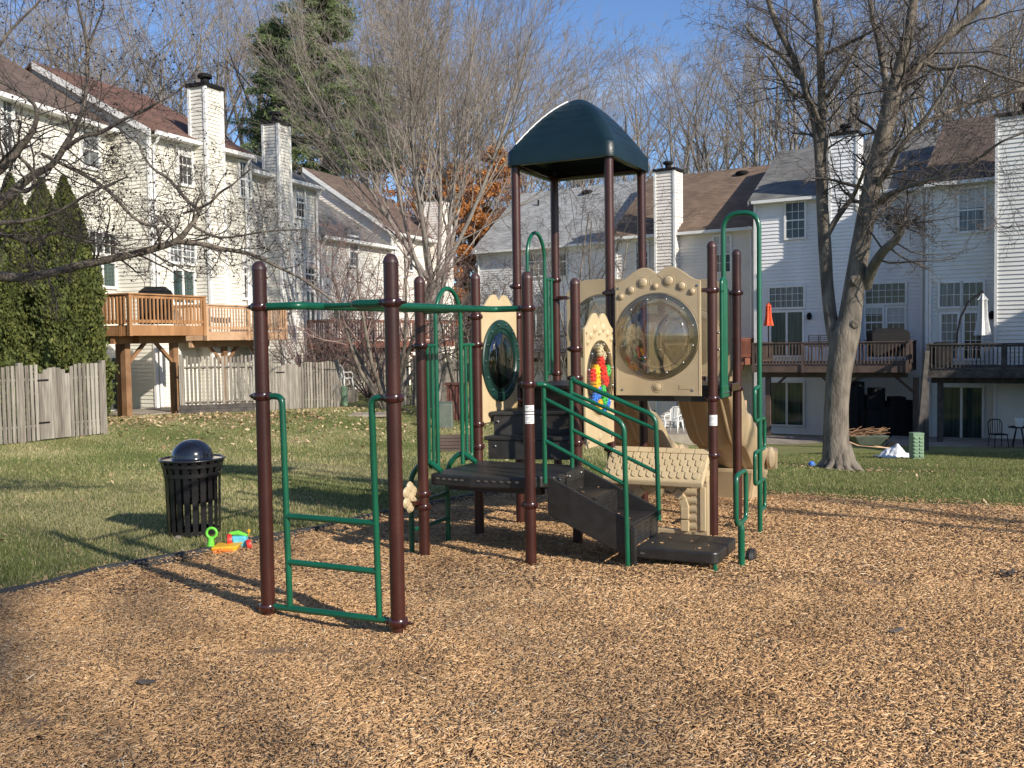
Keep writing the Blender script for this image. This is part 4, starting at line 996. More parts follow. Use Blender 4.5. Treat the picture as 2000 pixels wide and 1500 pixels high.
h1.win(0, 190, 22, 300, glass='glass2', cols=2); h1.win(157, 255, 190, 330, glass='glass2', cols=1, rows=1)
h1.win(170, 452, 226, 498, cols=4, rows=2, kind='slider', name='transom_window'); h1.win(172, 510, 222, 560, kind='slider', cols=0, rows=0, glass='doorg', name='patio_door')
h2.win(345, 284, 372, 362); h2.win(465, 316, 486, 386)
h2.win(328, 474, 378, 515, cols=6, rows=3, kind='slider', name='transom_window', glass='glass2'); h2.win(334, 528, 376, 592, kind='slider', cols=0, rows=0, glass='doorg', name='patio_door')
h2.win(472, 490, 486, 582, cols=2, rows=6)
h2.down(.12); h2.down(h2.L - .15)
# side wing filling the step between the first and second house
sa_, _ = hit(406, 400, h2.p0, h2.d, h2.n, .62); sb_, _ = hit(438, 400, h2.p0, h2.d, h2.n, .62); h2.chimney(sa_, sb_, .62, 10.3, dep=.66)
sa_, _ = hit(546, 400, h3.p0, h3.d, h3.n, .62); sb_, _ = hit(568, 400, h3.p0, h3.d, h3.n, .62); h3.chimney(sa_, sb_, .62, 10.0, dep=.66)
h3.win(575, 366, 592, 425); h3.win(593, 512, 612, 560); h3.down(h3.L - .1); h3.win(596, 570, 612, 640, cols=0, rows=0, kind='slider', glass='doorg', name='patio_door')
h4.win(680, 462, 697, 520, glass='glass2', cols=2); h4.win(648, 600, 672, 640, kind='slider', cols=0, rows=0, glass='doorg', name='patio_door'); h4.win(700, 600, 730, 640, cols=4, rows=2); h4.down(.15); h4.down(h4.L - .1)
h4.turbine(1.2, 4.1)
h5.win(792, 476, 804, 528, cols=2); h5.win(820, 580, 845, 632, kind='slider', cols=0, rows=0, glass='doorg', name='patio_door'); h5.chimney(h5.L - 1.5, h5.L - .3, .6, 8.8)
h5.down(.15)
# basement doors of the left row
h1.win(196, 700, 232, 798, kind='slider', cols=0, rows=0, glass='doorg', name='patio_door')
h2.win(512, 700, 526, 735, cols=2, rows=3)
h3.win(520, 690, 545, 745, cols=2, rows=3)
# ---------------------------------------------------------------- right row (recedes to the left)
r1 = House('white townhouse with pale grey roof seen between the tower posts', XY(936, 54.0), XY(1204, 49.2), 9, -3, 6.75, 10.2, 'white_s', 'rf_grey')
r2 = House('pinkish beige townhouse with tan brown roof and slim chimney behind the big round window panel', XY(1206, 47.6), XY(1474, 44.0), 9, -3, 6.75, 10.0, 'beige_s', 'rf_tan')
r3 = House('white townhouse with dark grey roof directly behind the big forked tree', XY(1476, 42.6), XY(1809, 39.0), 9, -3.2, 7.65, 10.35, 'white_s', 'rf_dgrey')
r4 = House('grey white townhouse with dark brown roof at the right border', XY(1811, 37.0), XY(2150, 33.8), 9, -3.2, 7.45, 10.4, 'grey_s', 'rf_brown')
r1.win(1034, 484, 1062, 538, glass='glass2'); r1.win(1087, 484, 1107, 538); r1.win(1034, 600, 1062, 660, kind='slider', cols=0, rows=0, glass='doorg', name='patio_door'); r1.turbine(4.8, 3.9); r1.vent(2.0, 3.2); r1.down(.1); r1.down(r1.L - .15)
r1.win(960, 700, 985, 740, cols=2, rows=2)
r2.win(1244, 474, 1266, 534); r2.win(1396, 463, 1427, 530); r2.win(1390, 610, 1420, 664, cols=3, rows=3); r2.turbine(5.0, 4.0); r2.down(r2.L - .12)
s0, _ = hit(1289, 440, r2.p0, r2.d, r2.n); s1, _ = hit(1326, 440, r2.p0, r2.d, r2.n); r2.chimney(s0, s1, .55, 9.5)
r2.win(1255, 800, 1300, 838, kind='slider', cols=0, rows=0, glass='doorg', name='patio_door')
r3.win(1536, 398, 1572, 463, glass='glass'); r3.win(1731, 386, 1768, 450)
r3.win(1504, 563, 1570, 599, cols=6, rows=3, kind='single', name='transom_window', glass='glass2'); r3.win(1507, 611, 1568, 694, kind='slider', cols=0, rows=0, glass='doorg', name='patio_door')
r3.win(1692, 556, 1768, 591, cols=6, rows=3, kind='single', name='transom_window'); r3.win(1692, 602, 1724, 658, cols=3, rows=4); r3.win(1734, 602, 1767, 658, cols=3, rows=4)
r3.win(1506, 747, 1569, 830, kind='slider', cols=0, rows=0, glass='doorg', name='patio_door'); r3.down(r3.L - .15)
s0, _ = hit(1621, 440, r3.p0, r3.d, r3.n, .6); s1, _ = hit(1674, 440, r3.p0, r3.d, r3.n, .6); r3.chimney(s0, s1, .6, 9.9)
r4.win(1875, 371, 1922, 449, glass='glass2', cols=3); r4.win(1837, 554, 1877, 598, cols=3, rows=2, kind='single', name='transom_window', glass='glass2'); r4.win(1881, 553, 1920, 597, cols=3, rows=2, kind='single', name='transom_window')
r4.win(1840, 614, 1870, 700, cols=3, rows=5, kind='single', name='french_door', glass='glass2'); r4.win(1885, 612, 1917, 700, cols=3, rows=5, kind='single', name='french_door', glass='glass')
r4.win(1839, 756, 1918, 858, kind='slider', cols=0, rows=0, glass='doorg', name='patio_door'); r4.win(1979, 762, 2010, 833, glass='glass2', cols=3); r4.down(.12)
s0, _ = hit(1946, 440, r4.p0, r4.d, r4.n, .7); r4.chimney(s0, s0 + 1.75, .7, 9.4)
h6 = House('unseen townhouse added beyond the right border to cast shade, turned to face the lawn', (23.5, 27.0), (23.5, 11.5), 9, -3, 6.6, 9.2, 'grey_s', 'rf_brown')  # out of view, added to throw shade on the right houses and lawn
def wall_lamp(hs, px, py):
    s, z = hit(px, py, hs.p0, hs.d, hs.n); c = hs.p0 + hs.d * s + hs.n * .12 + ZZ * z
    MB().lathe(c - ZZ * .15, [(.03, 0), (.09, .04), (.11, .22), (.05, .30), (0, .32)], 10).build('wall_lamp', MT['dark'], hs.o, smooth=True)
wall_lamp(r3, 1582, 618); wall_lamp(r4, 1938, 616); wall_lamp(r4, 1985, 583)

# ---------------------------------------------------------------- decks
d1, P1_, ax1 = deck('orange stained wooden deck on braced posts behind the left fence gate', at(252, 600, 26.5)[:2], at(397, 600, 29.0)[:2], 2.6, 2.27, -.5, 'wood_o', [.5, 2.3], bal=.135, end1=False, post_mt='wood_m')
dd = np.array([.433, .90, 0]); nn_ = np.array([.9, -.433, 0])
e0 = at(232, 600, 26.6); e1 = at(150, 600, 27.0)
d1b, _, _ = deck('short left wing of the orange deck, ending behind the evergreens', at(120, 600, 27.6)[:2], at(236, 600, 26.7)[:2], 2.4, 2.27, -.5, 'wood_o', [1.4], bal=.135, end0=False, end1=False, brace=False)
d2, _, _ = deck('lighter wooden deck to the right of the orange one', at(402, 600, 31.2)[:2], at(556, 600, 34.8)[:2], 2.4, 2.13, -.5, 'wood_l', [1.6, 3.6], bal=.135, post_mt='wood_m')
d3_, _, _ = deck('red brown wooden deck behind the reddish shrub tree', at(640, 640, 38.4)[:2], at(884, 640, 43.5)[:2], 2.6, 1.75, -.6, 'wood_r', [.6, 3.0, 5.6], bal=.135)
d4, _, _ = deck('dark red brown deck of the beige house right of the slide', at(1342, 690, 43.0)[:2], at(1440, 690, 41.6)[:2], 2.6, .75, -2.2, 'wood_r', [.4, 2.0], brace=False)
d5, P5_, ax5 = deck('brown deck with the red umbrella behind the big forked tree', at(1472, 700, 38.4)[:2], at(1772, 700, 35.8)[:2], 3.2, .56, -2.2, 'wood_b', [.4, 3.2, 5.9])
d6, P6_, ax6 = deck('dark weathered deck with the grey umbrella at the right border', at(1812, 700, 33.4)[:2], at(2120, 700, 31.2)[:2], 3.3, .47, -2.3, 'wood_d', [.35, 3.15], brace=False)
d7, _, _ = deck('black railed deck of the grey roofed house seen behind the tower', at(990, 690, 50.3)[:2], at(1130, 690, 48.2)[:2], 2.4, 1.05, -2, 'wood_d', [.4, 3.2], brace=False)

# ---------------------------------------------------------------- fences
def fence(label, pts, hgt, gates=(), step=.145, gap=.02, posts_every=2.2, name='board_fence', mt='fence'):
    """boards along ground points; gates = (start metre, end metre) with an arched top"""
    pts = [np.array(p[:2], float) for p in pts]; t = thing(name, (pts[0][0], pts[0][1], float(H(*pts[0]))), label, 'fence', 'weathered grey board fences')
    seg = [np.hypot(*(pts[i + 1] - pts[i])) for i in range(len(pts) - 1)]; tot = sum(seg)
    def pos(s):
        for i, l_ in enumerate(seg):
            if s <= l_ or i == len(seg) - 1: d = (pts[i + 1] - pts[i]) / l_; return pts[i] + d * s, d
            s -= l_
    rr = random.Random(int(tot * 100)); b = MB(); runs = [b]; s = 0; gm = [MB() for _ in gates]
    while s < tot:
        p, d = pos(s + step / 2); n_ = np.array([d[1], -d[0]]); gz = float(H(p[0], p[1])); gi = [k for k, (a, c) in enumerate(gates) if a <= s <= c]
        ax = [np.array([d[0], d[1], 0]), np.array([n_[0], n_[1], 0]), ZZ]
        if gi:
            if len(b.v): b = MB(); runs.append(b)
            a, c = gates[gi[0]]; u_ = (s - a) / (c - a) * 2 - 1; hh = hgt * (.84 + .15 * math.sqrt(max(0, 1 - u_ * u_))); tgt = gm[gi[0]]
            tgt.box([p[0] + n_[0] * .03, p[1] + n_[1] * .03, gz + hh / 2 + .02], (step * .985, .022, hh - .04), ax, rr.gauss(.55, .13))
        else:
            hh = hgt * rr.uniform(.975, 1.015); o_ = .03 if int(s / step) % 2 == 0 or gap < .03 else -.03
            b.box([p[0] + n_[0] * o_, p[1] + n_[1] * o_, gz + hh / 2 + .03], (step - gap - rr.uniform(0, .012), .020, hh), ax, min(1, max(0, rr.gauss(.5, .2))))
        s += step
    for b in runs:
        if len(b.v): b.build('boards', MT[mt], t)
    po = MB(); q = 0
    for i in range(len(pts) - 1):
        nps = max(1, int(round(seg[i] / posts_every)))
        for k in range(nps + 1):
            p = pts[i] + (pts[i + 1] - pts[i]) * k / nps; d = (pts[i + 1] - pts[i]) / seg[i]; gz = float(H(p[0], p[1]))
            po.box([p[0], p[1], gz + hgt * .52], (.10, .10, hgt * 1.08), [np.array([d[0], d[1], 0]), np.array([d[1], -d[0], 0]), ZZ], .55)
    po.each('fence_post', MT[mt], t)
    rl = MB()
    for i in range(len(pts) - 1):
        a, c = pts[i], pts[i + 1]
        for fz in (.2, .82): rl.tube([[a[0], a[1], float(H(*a)) + hgt * fz], [c[0], c[1], float(H(*c)) + hgt * fz]], .035, 4, tint=.4)
    rl.each('fence_rail', MT[mt], t)
    for k, (a, c) in enumerate(gates):
        g = gm[k].build('gate', MT[mt], t); hm = MB()
        for fz in (.25, .82):
            p, d = pos(a + .02); hm.box([p[0] + d[0] * .12 + d[1] * .05, p[1] + d[1] * .12 - d[0] * .05, float(H(*p)) + hgt * fz], (.26, .012, .035), [np.array([d[0], d[1], 0]), np.array([d[1], -d[0], 0]), ZZ])
        hm.each('hinge', MT['dark'], g)
    return t
fa, fb = Gd(-150, 885), Gd(204, 848); g0_, g1_ = Gd(60, 862), Gd(124, 856); ds = lambda p: float(np.hypot(p[0] - fa[0], p[1] - fa[1]))
fence('grey board fence with an arched gate at the far left, before the evergreens', [fa, fb], 1.60, [(ds(g0_), ds(g1_))], step=.108, gap=.026)
fence('grey board fence behind the left ladder post, starting at the deck support', [at(356, 797, 28.4), at(530, 800, 29.3)], 1.66, step=.112, gap=.032)
fence('grey board fence with an arched gate between the two ladder posts', [at(532, 800, 29.32), at(660, 800, 30.0)], 1.42, [(.12, .86)], step=.088, gap=.020)
fence('far grey board fence behind the white chair', [at(562, 745, 37.5), at(640, 745, 39), at(752, 745, 40)], 1.6, step=.12, gap=.035)
fence('grey board fence right of the second ladder post', [Gd(786, 792), Gd(812, 793), Gd(905, 800)], 1.65, [(.9, 1.7)], gap=.03)
fence('dark shaded board fence behind the loop barrier', [at(842, 760, 33), at(905, 760, 34.5), at(1010, 760, 36)], 1.9, gap=.03)

# ================================================================== TREES
def norm(v):
    l = math.sqrt(v[0] * v[0] + v[1] * v[1] + v[2] * v[2]) + 1e-9; return (v[0] / l, v[1] / l, v[2] / l)
def grow(S, rr, p, d, ln, r, lvl, cfg):
    """append (p, q, r0, r1, level) segments of a crooked, forking branch"""
    c = cfg[min(lvl, len(cfg) - 1)]; n = c['n']; wig = c['wig']; trop = c['up']; r1 = r * c['taper']; st = ln / n; rec = []
    for i in range(n):
        d = norm((d[0] + rr.gauss(0, wig), d[1] + rr.gauss(0, wig), d[2] + rr.gauss(0, wig) + trop))
        q = (p[0] + d[0] * st, p[1] + d[1] * st, p[2] + d[2] * st); ra = r + (r1 - r) * i / n; rb = r + (r1 - r) * (i + 1) / n
        S.append((p, q, ra, rb, lvl)); p = q; rec.append((p, d, rb))
    if lvl + 1 < len(cfg):
        k = c['kids'] if isinstance(c['kids'], int) else rr.randint(*c['kids'])
        for j in range(k):
            t = c.get('from', .25) + (1 - c.get('from', .25)) * (j + rr.random()) / k; i = min(n - 1, int(t * n)); bp, bd, br_ = rec[i]
            ang = R(rr.uniform(*c['ang'])); az = rr.uniform(0, 6.283)
            a = norm((bd[1], -bd[0], .001)) if abs(bd[2]) < .98 else (1, 0, 0); b = (bd[1] * a[2] - bd[2] * a[1], bd[2] * a[0] - bd[0] * a[2], bd[0] * a[1] - bd[1] * a[0])
            nd = tuple(bd[x] * math.cos(ang) + (a[x] * math.cos(az) + b[x] * math.sin(az)) * math.sin(ang) for x in range(3))
            sc = c['kl'] * rr.uniform(.7, 1.15) * (1.15 - .55 * t); grow(S, rr, bp, norm(nd), ln * sc, max(br_ * c['kr'], cfg[-1]['rmin']), lvl + 1, cfg)
def seg_mesh(name, S, material, parent, sides):
    if not S: return None
    P0 = np.array([s[0] for s in S]); P1 = np.array([s[1] for s in S]); r0 = np.array([s[2] for s in S]); r1 = np.array([s[3] for s in S])
    T = P1 - P0; T /= np.linalg.norm(T, axis=1)[:, None] + 1e-9; ref = np.where(np.abs(T[:, 2:3]) < .9, np.array([[0, 0, 1.]]), np.array([[1., 0, 0]]))
    A = np.cross(T, ref); A /= np.linalg.norm(A, axis=1)[:, None]; B = np.cross(T, A); n = len(S); V = np.empty((n, 2 * sides, 3), np.float32)
    P1 = P1 + T * (r1 * .5)[:, None]
    for k in range(sides):
        a = 2 * math.pi * k / sides; o = math.cos(a) * A + math.sin(a) * B; V[:, k] = P0 + o * r0[:, None]; V[:, sides + k] = P1 + o * r1[:, None]
    fb = np.array([(k, (k + 1) % sides, sides + (k + 1) % sides, sides + k) for k in range(sides)])
    return link_np(name, V.reshape(-1, 3), (np.arange(n)[:, None, None] * 2 * sides + fb[None]).reshape(-1, 4), material, parent, smooth=sides > 4)
def tree_obj(name, label, loc, S, tmat, cmat, group=None, split=1, cat='tree', tsides=8):
    t = thing(name, loc, label, cat, group); S = [((s[0][0] + loc[0], s[0][1] + loc[1], s[0][2] + loc[2]), (s[1][0] + loc[0], s[1][1] + loc[1], s[1][2] + loc[2]), s[2], s[3], s[4]) for s in S]
    seg_mesh('trunk', [s for s in S if s[4] <= split], MT[tmat], t, tsides); seg_mesh('crown', [s for s in S if s[4] > split], MT[cmat], t, 3); return t
def cfgF(l0n=9, dens=1.0, rmin=.010, ang=(22, 48), fr=.35):
    return [dict(n=l0n, wig=.045, up=.02, taper=.30, kids=int(11 * dens), ang=ang, kl=.50, kr=.55, **{'from': fr}),
            dict(n=6, wig=.10, up=.07, taper=.35, kids=(5, 7), ang=(25, 50), kl=.52, kr=.62),
            dict(n=5, wig=.13, up=.06, taper=.45, kids=(4, 6), ang=(25, 55), kl=.55, kr=.68),
            dict(n=4, wig=.17, up=.05, taper=.6, kids=(2, 4), ang=(25, 60), kl=.6, kr=.8),
            dict(n=3, wig=.2, up=.03, taper=.6, rmin=rmin, kids=0, ang=(0, 0), kl=0, kr=0)]
protos = []
for i in range(7):
    rr = random.Random(100 + i); S = []; hgt = 20
    grow(S, rr, (0, 0, 0), norm((rr.gauss(0, .03), rr.gauss(0, .03), 1)), hgt, .23 + .05 * rr.random(), 0, cfgF(dens=[.9, 1.1, .8, 1.0, .95, .8, 1.1][i], rmin=.0095, fr=[.25, .4, .35, .2, .45, .3, .3][i]))
    protos.append(S)
meshes = []
def bare(idx, x, y, s, rz, label, mats=('bark3', 'twig'), group='bare trees of the wood behind the houses', zoff=-.3):
    z = float(H(x, y)) + zoff
    key = (idx, mats)
    for k, o in meshes:
        if k == key:
            c = copy_tree(o); c.location = (x, y, z); c.rotation_euler = (0, 0, rz); c.scale = (s, s, s); c['label'] = label; c['group'] = group; return c
    t = tree_obj('bare_tree', label, (0, 0, 0), protos[idx], mats[0], mats[1], group, 1, tsides=6); t.location = (x, y, z); t.rotation_euler = (0, 0, rz); t.scale = (s, s, s)
    meshes.append((key, t)); return t
rr = random.Random(42); wl = []
# px, distance, top y in the photo
def wood(px, Yd, ytop):
    x = float(at(px, 660, Yd)[0]); zb = float(H(x, Yd)); zt = EYE + (664 - ytop) * Yd / F; return x, Yd, (zt - zb) / 25.5
def beside(px):
    if px < 230: return 'above the first brown roof at the left'
    if px < 420: return 'above the red brown roof'
    if px < 620: return 'between the two left chimneys and the pine'
    if px < 900: return 'behind the vase shaped tree'
    if px < 1100: return 'left of the green tower roof'
    if px < 1290: return 'right of the green tower roof'
    if px < 1480: return 'above the tan brown roof with the slim chimney'
    if px < 1700: return 'behind the left stem of the big forked tree'
    if px < 1850: return 'between the stems of the big forked tree'
    return 'above the dark brown roof at the right border'
rows = []
for i in range(22): rows.append((-60 + i * 97 + rr.uniform(-26, 26), rr.uniform(62, 70), 'front'))
for i in range(25): rows.append((-40 + i * 84 + rr.uniform(-26, 26), rr.uniform(72, 84), 'middle'))
for i in range(28): rows.append((-40 + i * 76 + rr.uniform(-22, 22), rr.uniform(88, 104), 'rear'))
adj = ['thin straight', 'leaning', 'twiggy', 'tall slender', 'broad topped', 'open crowned', 'dense crowned', 'slightly crooked', 'narrow crowned', 'wispy']
for n_, (px, Yd, rw) in enumerate(rows):
    top = -60 if px < 950 else float(np.interp(px, [950, 1010, 1060, 1120, 1250, 1400, 1480, 1560, 2000], [0, 50, 95, 105, 70, 90, 30, -30, -80]))
    x, y, s = wood(px, Yd, top + rr.uniform(-5, 70))
    bare(n_ % 7, x, y, max(.45, s), rr.uniform(0, 6.28), '%s bare tree, %s rank, %s' % (adj[(n_ * 7) % 10], rw, beside(px)), mats=('bark2', 'twig') if n_ % 3 else ('bark3', 'twig'))

# ---- vase shaped tree in the middle
rv_ = random.Random(5); S = []; bx = float(at(851, 700, 33)[0]); bz = float(H(bx, 33)) - .2
cfg = [dict(n=6, wig=.05, up=.08, taper=.55, kids=0, ang=(0, 0), kl=0, kr=0), dict(n=10, wig=.035, up=.035, taper=.25, kids=(17, 20), ang=(12, 38), kl=.55, kr=.48, **{'from': .16}),
       dict(n=8, wig=.05, up=.035, taper=.3, kids=(10, 13), ang=(14, 36), kl=.46, kr=.52), dict(n=5, wig=.08, up=.03, taper=.4, kids=(6, 8), ang=(18, 40), kl=.50, kr=.7),
       dict(n=3, wig=.12, up=.02, taper=.6, rmin=.0055, kids=0, ang=(0, 0), kl=0, kr=0)]
tk = [(0, 0, 0), (0, 0, 1.4), (.02, 0, 3.0), (-.03, 0, 4.3)]
for i in range(3): S.append((tk[i], tk[i + 1], .24 - .02 * i, .22 - .02 * i, 0))
for i in range(9):
    az = 2 * math.pi * i / 9 + rv_.uniform(-.25, .25) + (1.0 if i % 2 else 0); an = R([5, 16, 25, 32, 11, 36, 22, 28, 15][i]); st_ = tk[2 + (i % 2)]
    d = (math.sin(an) * math.cos(az), math.sin(an) * math.sin(az), math.cos(an)); grow(S, rv_, st_, d, rv_.uniform(8.6, 10.2) * (1 if an < .6 else .84), .088, 1, cfg)
tree_obj('vase_shaped_tree', 'bare vase shaped tree with dense fine upright branches between the two rows of houses', (bx, 33, bz), S, 'bark2', 'twig', None, 1, tsides=7)

# ---- drawn limbs: pixel paths at a depth, with thickness in photo pixels
def limb(S, pts, lvl=0):
    P = [(at(p[0], p[1], p[2]), p[3] * p[2] / F / 2) for p in pts]; out = []
    for i in range(len(P) - 1):                 # Catmull-Rom through the points
        a, b, c, d = P[max(0, i - 1)][0], P[i][0], P[i + 1][0], P[min(len(P) - 1, i + 2)][0]
        for k in range(5):
            t = k / 5; q = .5 * ((2 * b) + (-a + c) * t + (2 * a - 5 * b + 4 * c - d) * t * t + (-a + 3 * b - 3 * c + d) * t ** 3); out.append((q, P[i][1] + (P[i + 1][1] - P[i][1]) * t))
    out.append(P[-1]); return out
def limb_mesh(mb, path, n=14, k=1.0): mb.tube([p for p, r_ in path], [r_ * k for p, r_ in path], n)
def sprout(S, rr, path, k, ln, ang, cfg, fr=.2, lvl=1, kr=.5, upb=.2):
    n = len(path)
    for j in range(k):
        i = int((fr + (1 - fr) * (j + rr.random()) / k) * (n - 2)); i = min(max(i, 0), n - 2); p, r_ = path[i]; d = path[i + 1][0] - path[i][0]; d = d / (np.linalg.norm(d) + 1e-9)
        v = np.array([rr.gauss(0, 1), rr.gauss(0, 1), rr.gauss(0, 1) + upb]); v = v - d * (v @ d); v /= np.linalg.norm(v) + 1e-9; a = R(rr.uniform(*ang)); nd = d * math.cos(a) + v * math.sin(a)
        grow(S, rr, tuple(p), tuple(nd), ln * rr.uniform(.5, 1.2), max(r_ * kr, cfg[-1]['rmin']), lvl, cfg)

# ---- big forked tree on the right lawn
yd = 19.0
TR = [
 [(1640, 925, yd, 96), (1636, 905, yd, 66), (1633, 860, yd, 54), (1634, 790, yd, 50), (1640, 720, yd, 53), (1652, 655, yd, 58), (1660, 620, yd, 48), (1670, 550, yd, 42), (1683, 470, yd, 39), (1698, 390, yd, 38), (1712, 320, yd, 36), (1730, 250, yd - .2, 36), (1746, 185, yd - .3, 36), (1758, 130, yd - .4, 26), (1775, 60, yd - .6, 21), (1790, -30, yd - .7, 17)],
 [(1636, 680, yd, 34), (1624, 630, yd + .2, 28), (1616, 560, yd + .4, 26), (1611, 480, yd + .5, 27), (1606, 400, yd + .6, 24), (1602, 320, yd + .7, 22), (1594, 250, yd + .8, 18), (1578, 190, yd + .9, 15), (1562, 140, yd + 1, 14), (1538, 90, yd + 1, 13), (1514, 40, yd + 1, 12), (1494, -20, yd + 1, 10)],
 [(1606, 330, yd + .7, 17), (1606, 260, yd + .7, 17), (1605, 180, yd + .6, 17), (1602, 100, yd + .5, 16), (1600, 40, yd + .5, 18), (1590, -20, yd + .5, 12)],
 [(1748, 190, yd - .3, 26), (1775, 150, yd - .4, 22), (1808, 112, yd - .5, 21), (1850, 72, yd - .6, 20), (1890, 38, yd - .7, 18), (1925, 5, yd - .8, 15), (1950, -30, yd - .8, 13)],
 [(1738, 215, yd - .2, 16), (1728, 150, yd, 13), (1718, 90, yd + .1, 12), (1706, 40, yd + .2, 11), (1696, -20, yd + .2, 9)],
 [(1560, 150, yd + 1, 10), (1528, 110, yd + 1.4, 8), (1500, 90, yd + 1.6, 7), (1470, 70, yd + 1.8, 6), (1455, 48, yd + 1.8, 5)],
 [(1690, 560, yd, 26), (1706, 520, yd - .3, 22), (1726, 490, yd - .6, 19), (1748, 470, yd - .8, 18), (1760, 448, yd - .9, 16), (1768, 425, yd - 1, 9)],
 [(1715, 395, yd, 15), (1740, 378, yd - .6, 11), (1790, 358, yd - 1.2, 8), (1850, 340, yd - 1.8, 7), (1910, 310, yd - 2.3, 6), (1960, 275, yd - 2.8, 5), (2040, 245, yd - 3, 4)],
 [(1708, 370, yd, 16), (1735, 330, yd - .4, 13), (1760, 285, yd - .8, 11), (1800, 240, yd - 1, 9), (1832, 195, yd - 1.2, 7), (1858, 150, yd - 1.4, 6), (1872, 118, yd - 1.5, 4)],
 [(1795, 243, yd - 1, 9), (1850, 220, yd - .6, 12), (1890, 202, yd - .5, 11), (1945, 188, yd - .4, 9), (2030, 165, yd, 8)],
 [(1610, 470, yd + .5, 13), (1632, 430, yd + .4, 12), (1650, 405, yd + .3, 11), (1668, 380, yd + .1, 9), (1685, 340, yd - .6, 7), (1700, 300, yd - .8, 5)],
 [(1615, 190, yd + .6, 9), (1640, 150, yd + .2, 7), (1665, 110, yd, 6), (1690, 60, yd, 5)],
 [(1613, 105, yd + .6, 9), (1650, 88, yd + .2, 8), (1690, 68, yd - .2, 6), (1720, 50, yd - .4, 5)],
 [(1800, 120, yd - .5, 9), (1840, 135, yd - .8, 8), (1900, 128, yd - 1.2, 7), (1960, 150, yd - 1.5, 6), (2030, 170, yd - 1.8, 5)],
 [(1576, 190, yd + .9, 10), (1545, 180, yd + .8, 8), (1520, 140, yd + .7, 7), (1500, 110, yd + .6, 5)],
 [(1604, 250, yd + .6, 9), (1590, 210, yd + .4, 8), (1575, 180, yd + .2, 6), (1570, 130, yd, 4)]]
bt = thing('forked_tree', tuple(at(1640, 920, yd)), 'large bare tree with a thick grey trunk forking into two stems on the right lawn', 'tree')
mb = MB(); paths = [limb(None, t) for t in TR]
for p in paths: limb_mesh(mb, p, 18, .92)
# root flare
b0_ = at(1638, 915, yd); gz = float(H(b0_[0], yd)); rr = random.Random(3)
for k in range(13):
    a = 2 * math.pi * k / 13 + rr.uniform(-.2, .2); dx, dy = math.cos(a), math.sin(a); l_ = rr.uniform(.36, .60)
    mb.tube([(b0_[0] + dx * .12, yd + dy * .12, gz + .50), (b0_[0] + dx * .25, yd + dy * .25, gz + .14), (b0_[0] + dx * l_, yd + dy * l_, float(H(b0_[0] + dx * l_, yd + dy * l_)) - .03)], [.12, .10, .03], 10)
for px, py, r_ in ((1668, 548, .10), (1668, 634, .10)): mb.lathe(at(px, py, yd - .22), [(.0, .05), (.05, .06), (r_ * .8, .04), (r_, 0), (r_, -.1)], 14, ax=(0, -1, 0))
mb.build('trunk', MT['bark'], bt, smooth=True)
S = []; rr = random.Random(8)
cfgT = [None, dict(n=6, wig=.14, up=.02, taper=.4, kids=(4, 6), ang=(25, 60), kl=.5, kr=.6), dict(n=5, wig=.2, up=.02, taper=.5, kids=(3, 5), ang=(25, 65), kl=.55, kr=.7),
        dict(n=4, wig=.25, up=.02, taper=.6, kids=(1, 3), ang=(25, 65), kl=.6, kr=.8), dict(n=3, wig=.28, up=0, taper=.6, rmin=.0038, kids=0, ang=(0, 0), kl=0, kr=0)]
for i, p in enumerate(paths): sprout(S, rr, p, [22, 20, 14, 16, 12, 10, 9, 22, 18, 18, 9, 9, 9, 14, 11, 9][i], 1.5 if i else 1.3, (35, 75), cfgT, fr=[.55, .45, .1, .1, .1, .1, .3, .1, .1, .1, .2, .1, .1, .1, .1, .1][i], kr=.22)
tip = [(at(1762, 440, yd - 1.0), .04), (at(1768, 425, yd - 1.0), .03), (at(1772, 412, yd - 1.0), .02)]
sprout(S, rr, tip, 22, .55, (10, 110), cfgT, fr=0, kr=.4)
seg_mesh('crown', S, MT['twigd'], bt, 4)

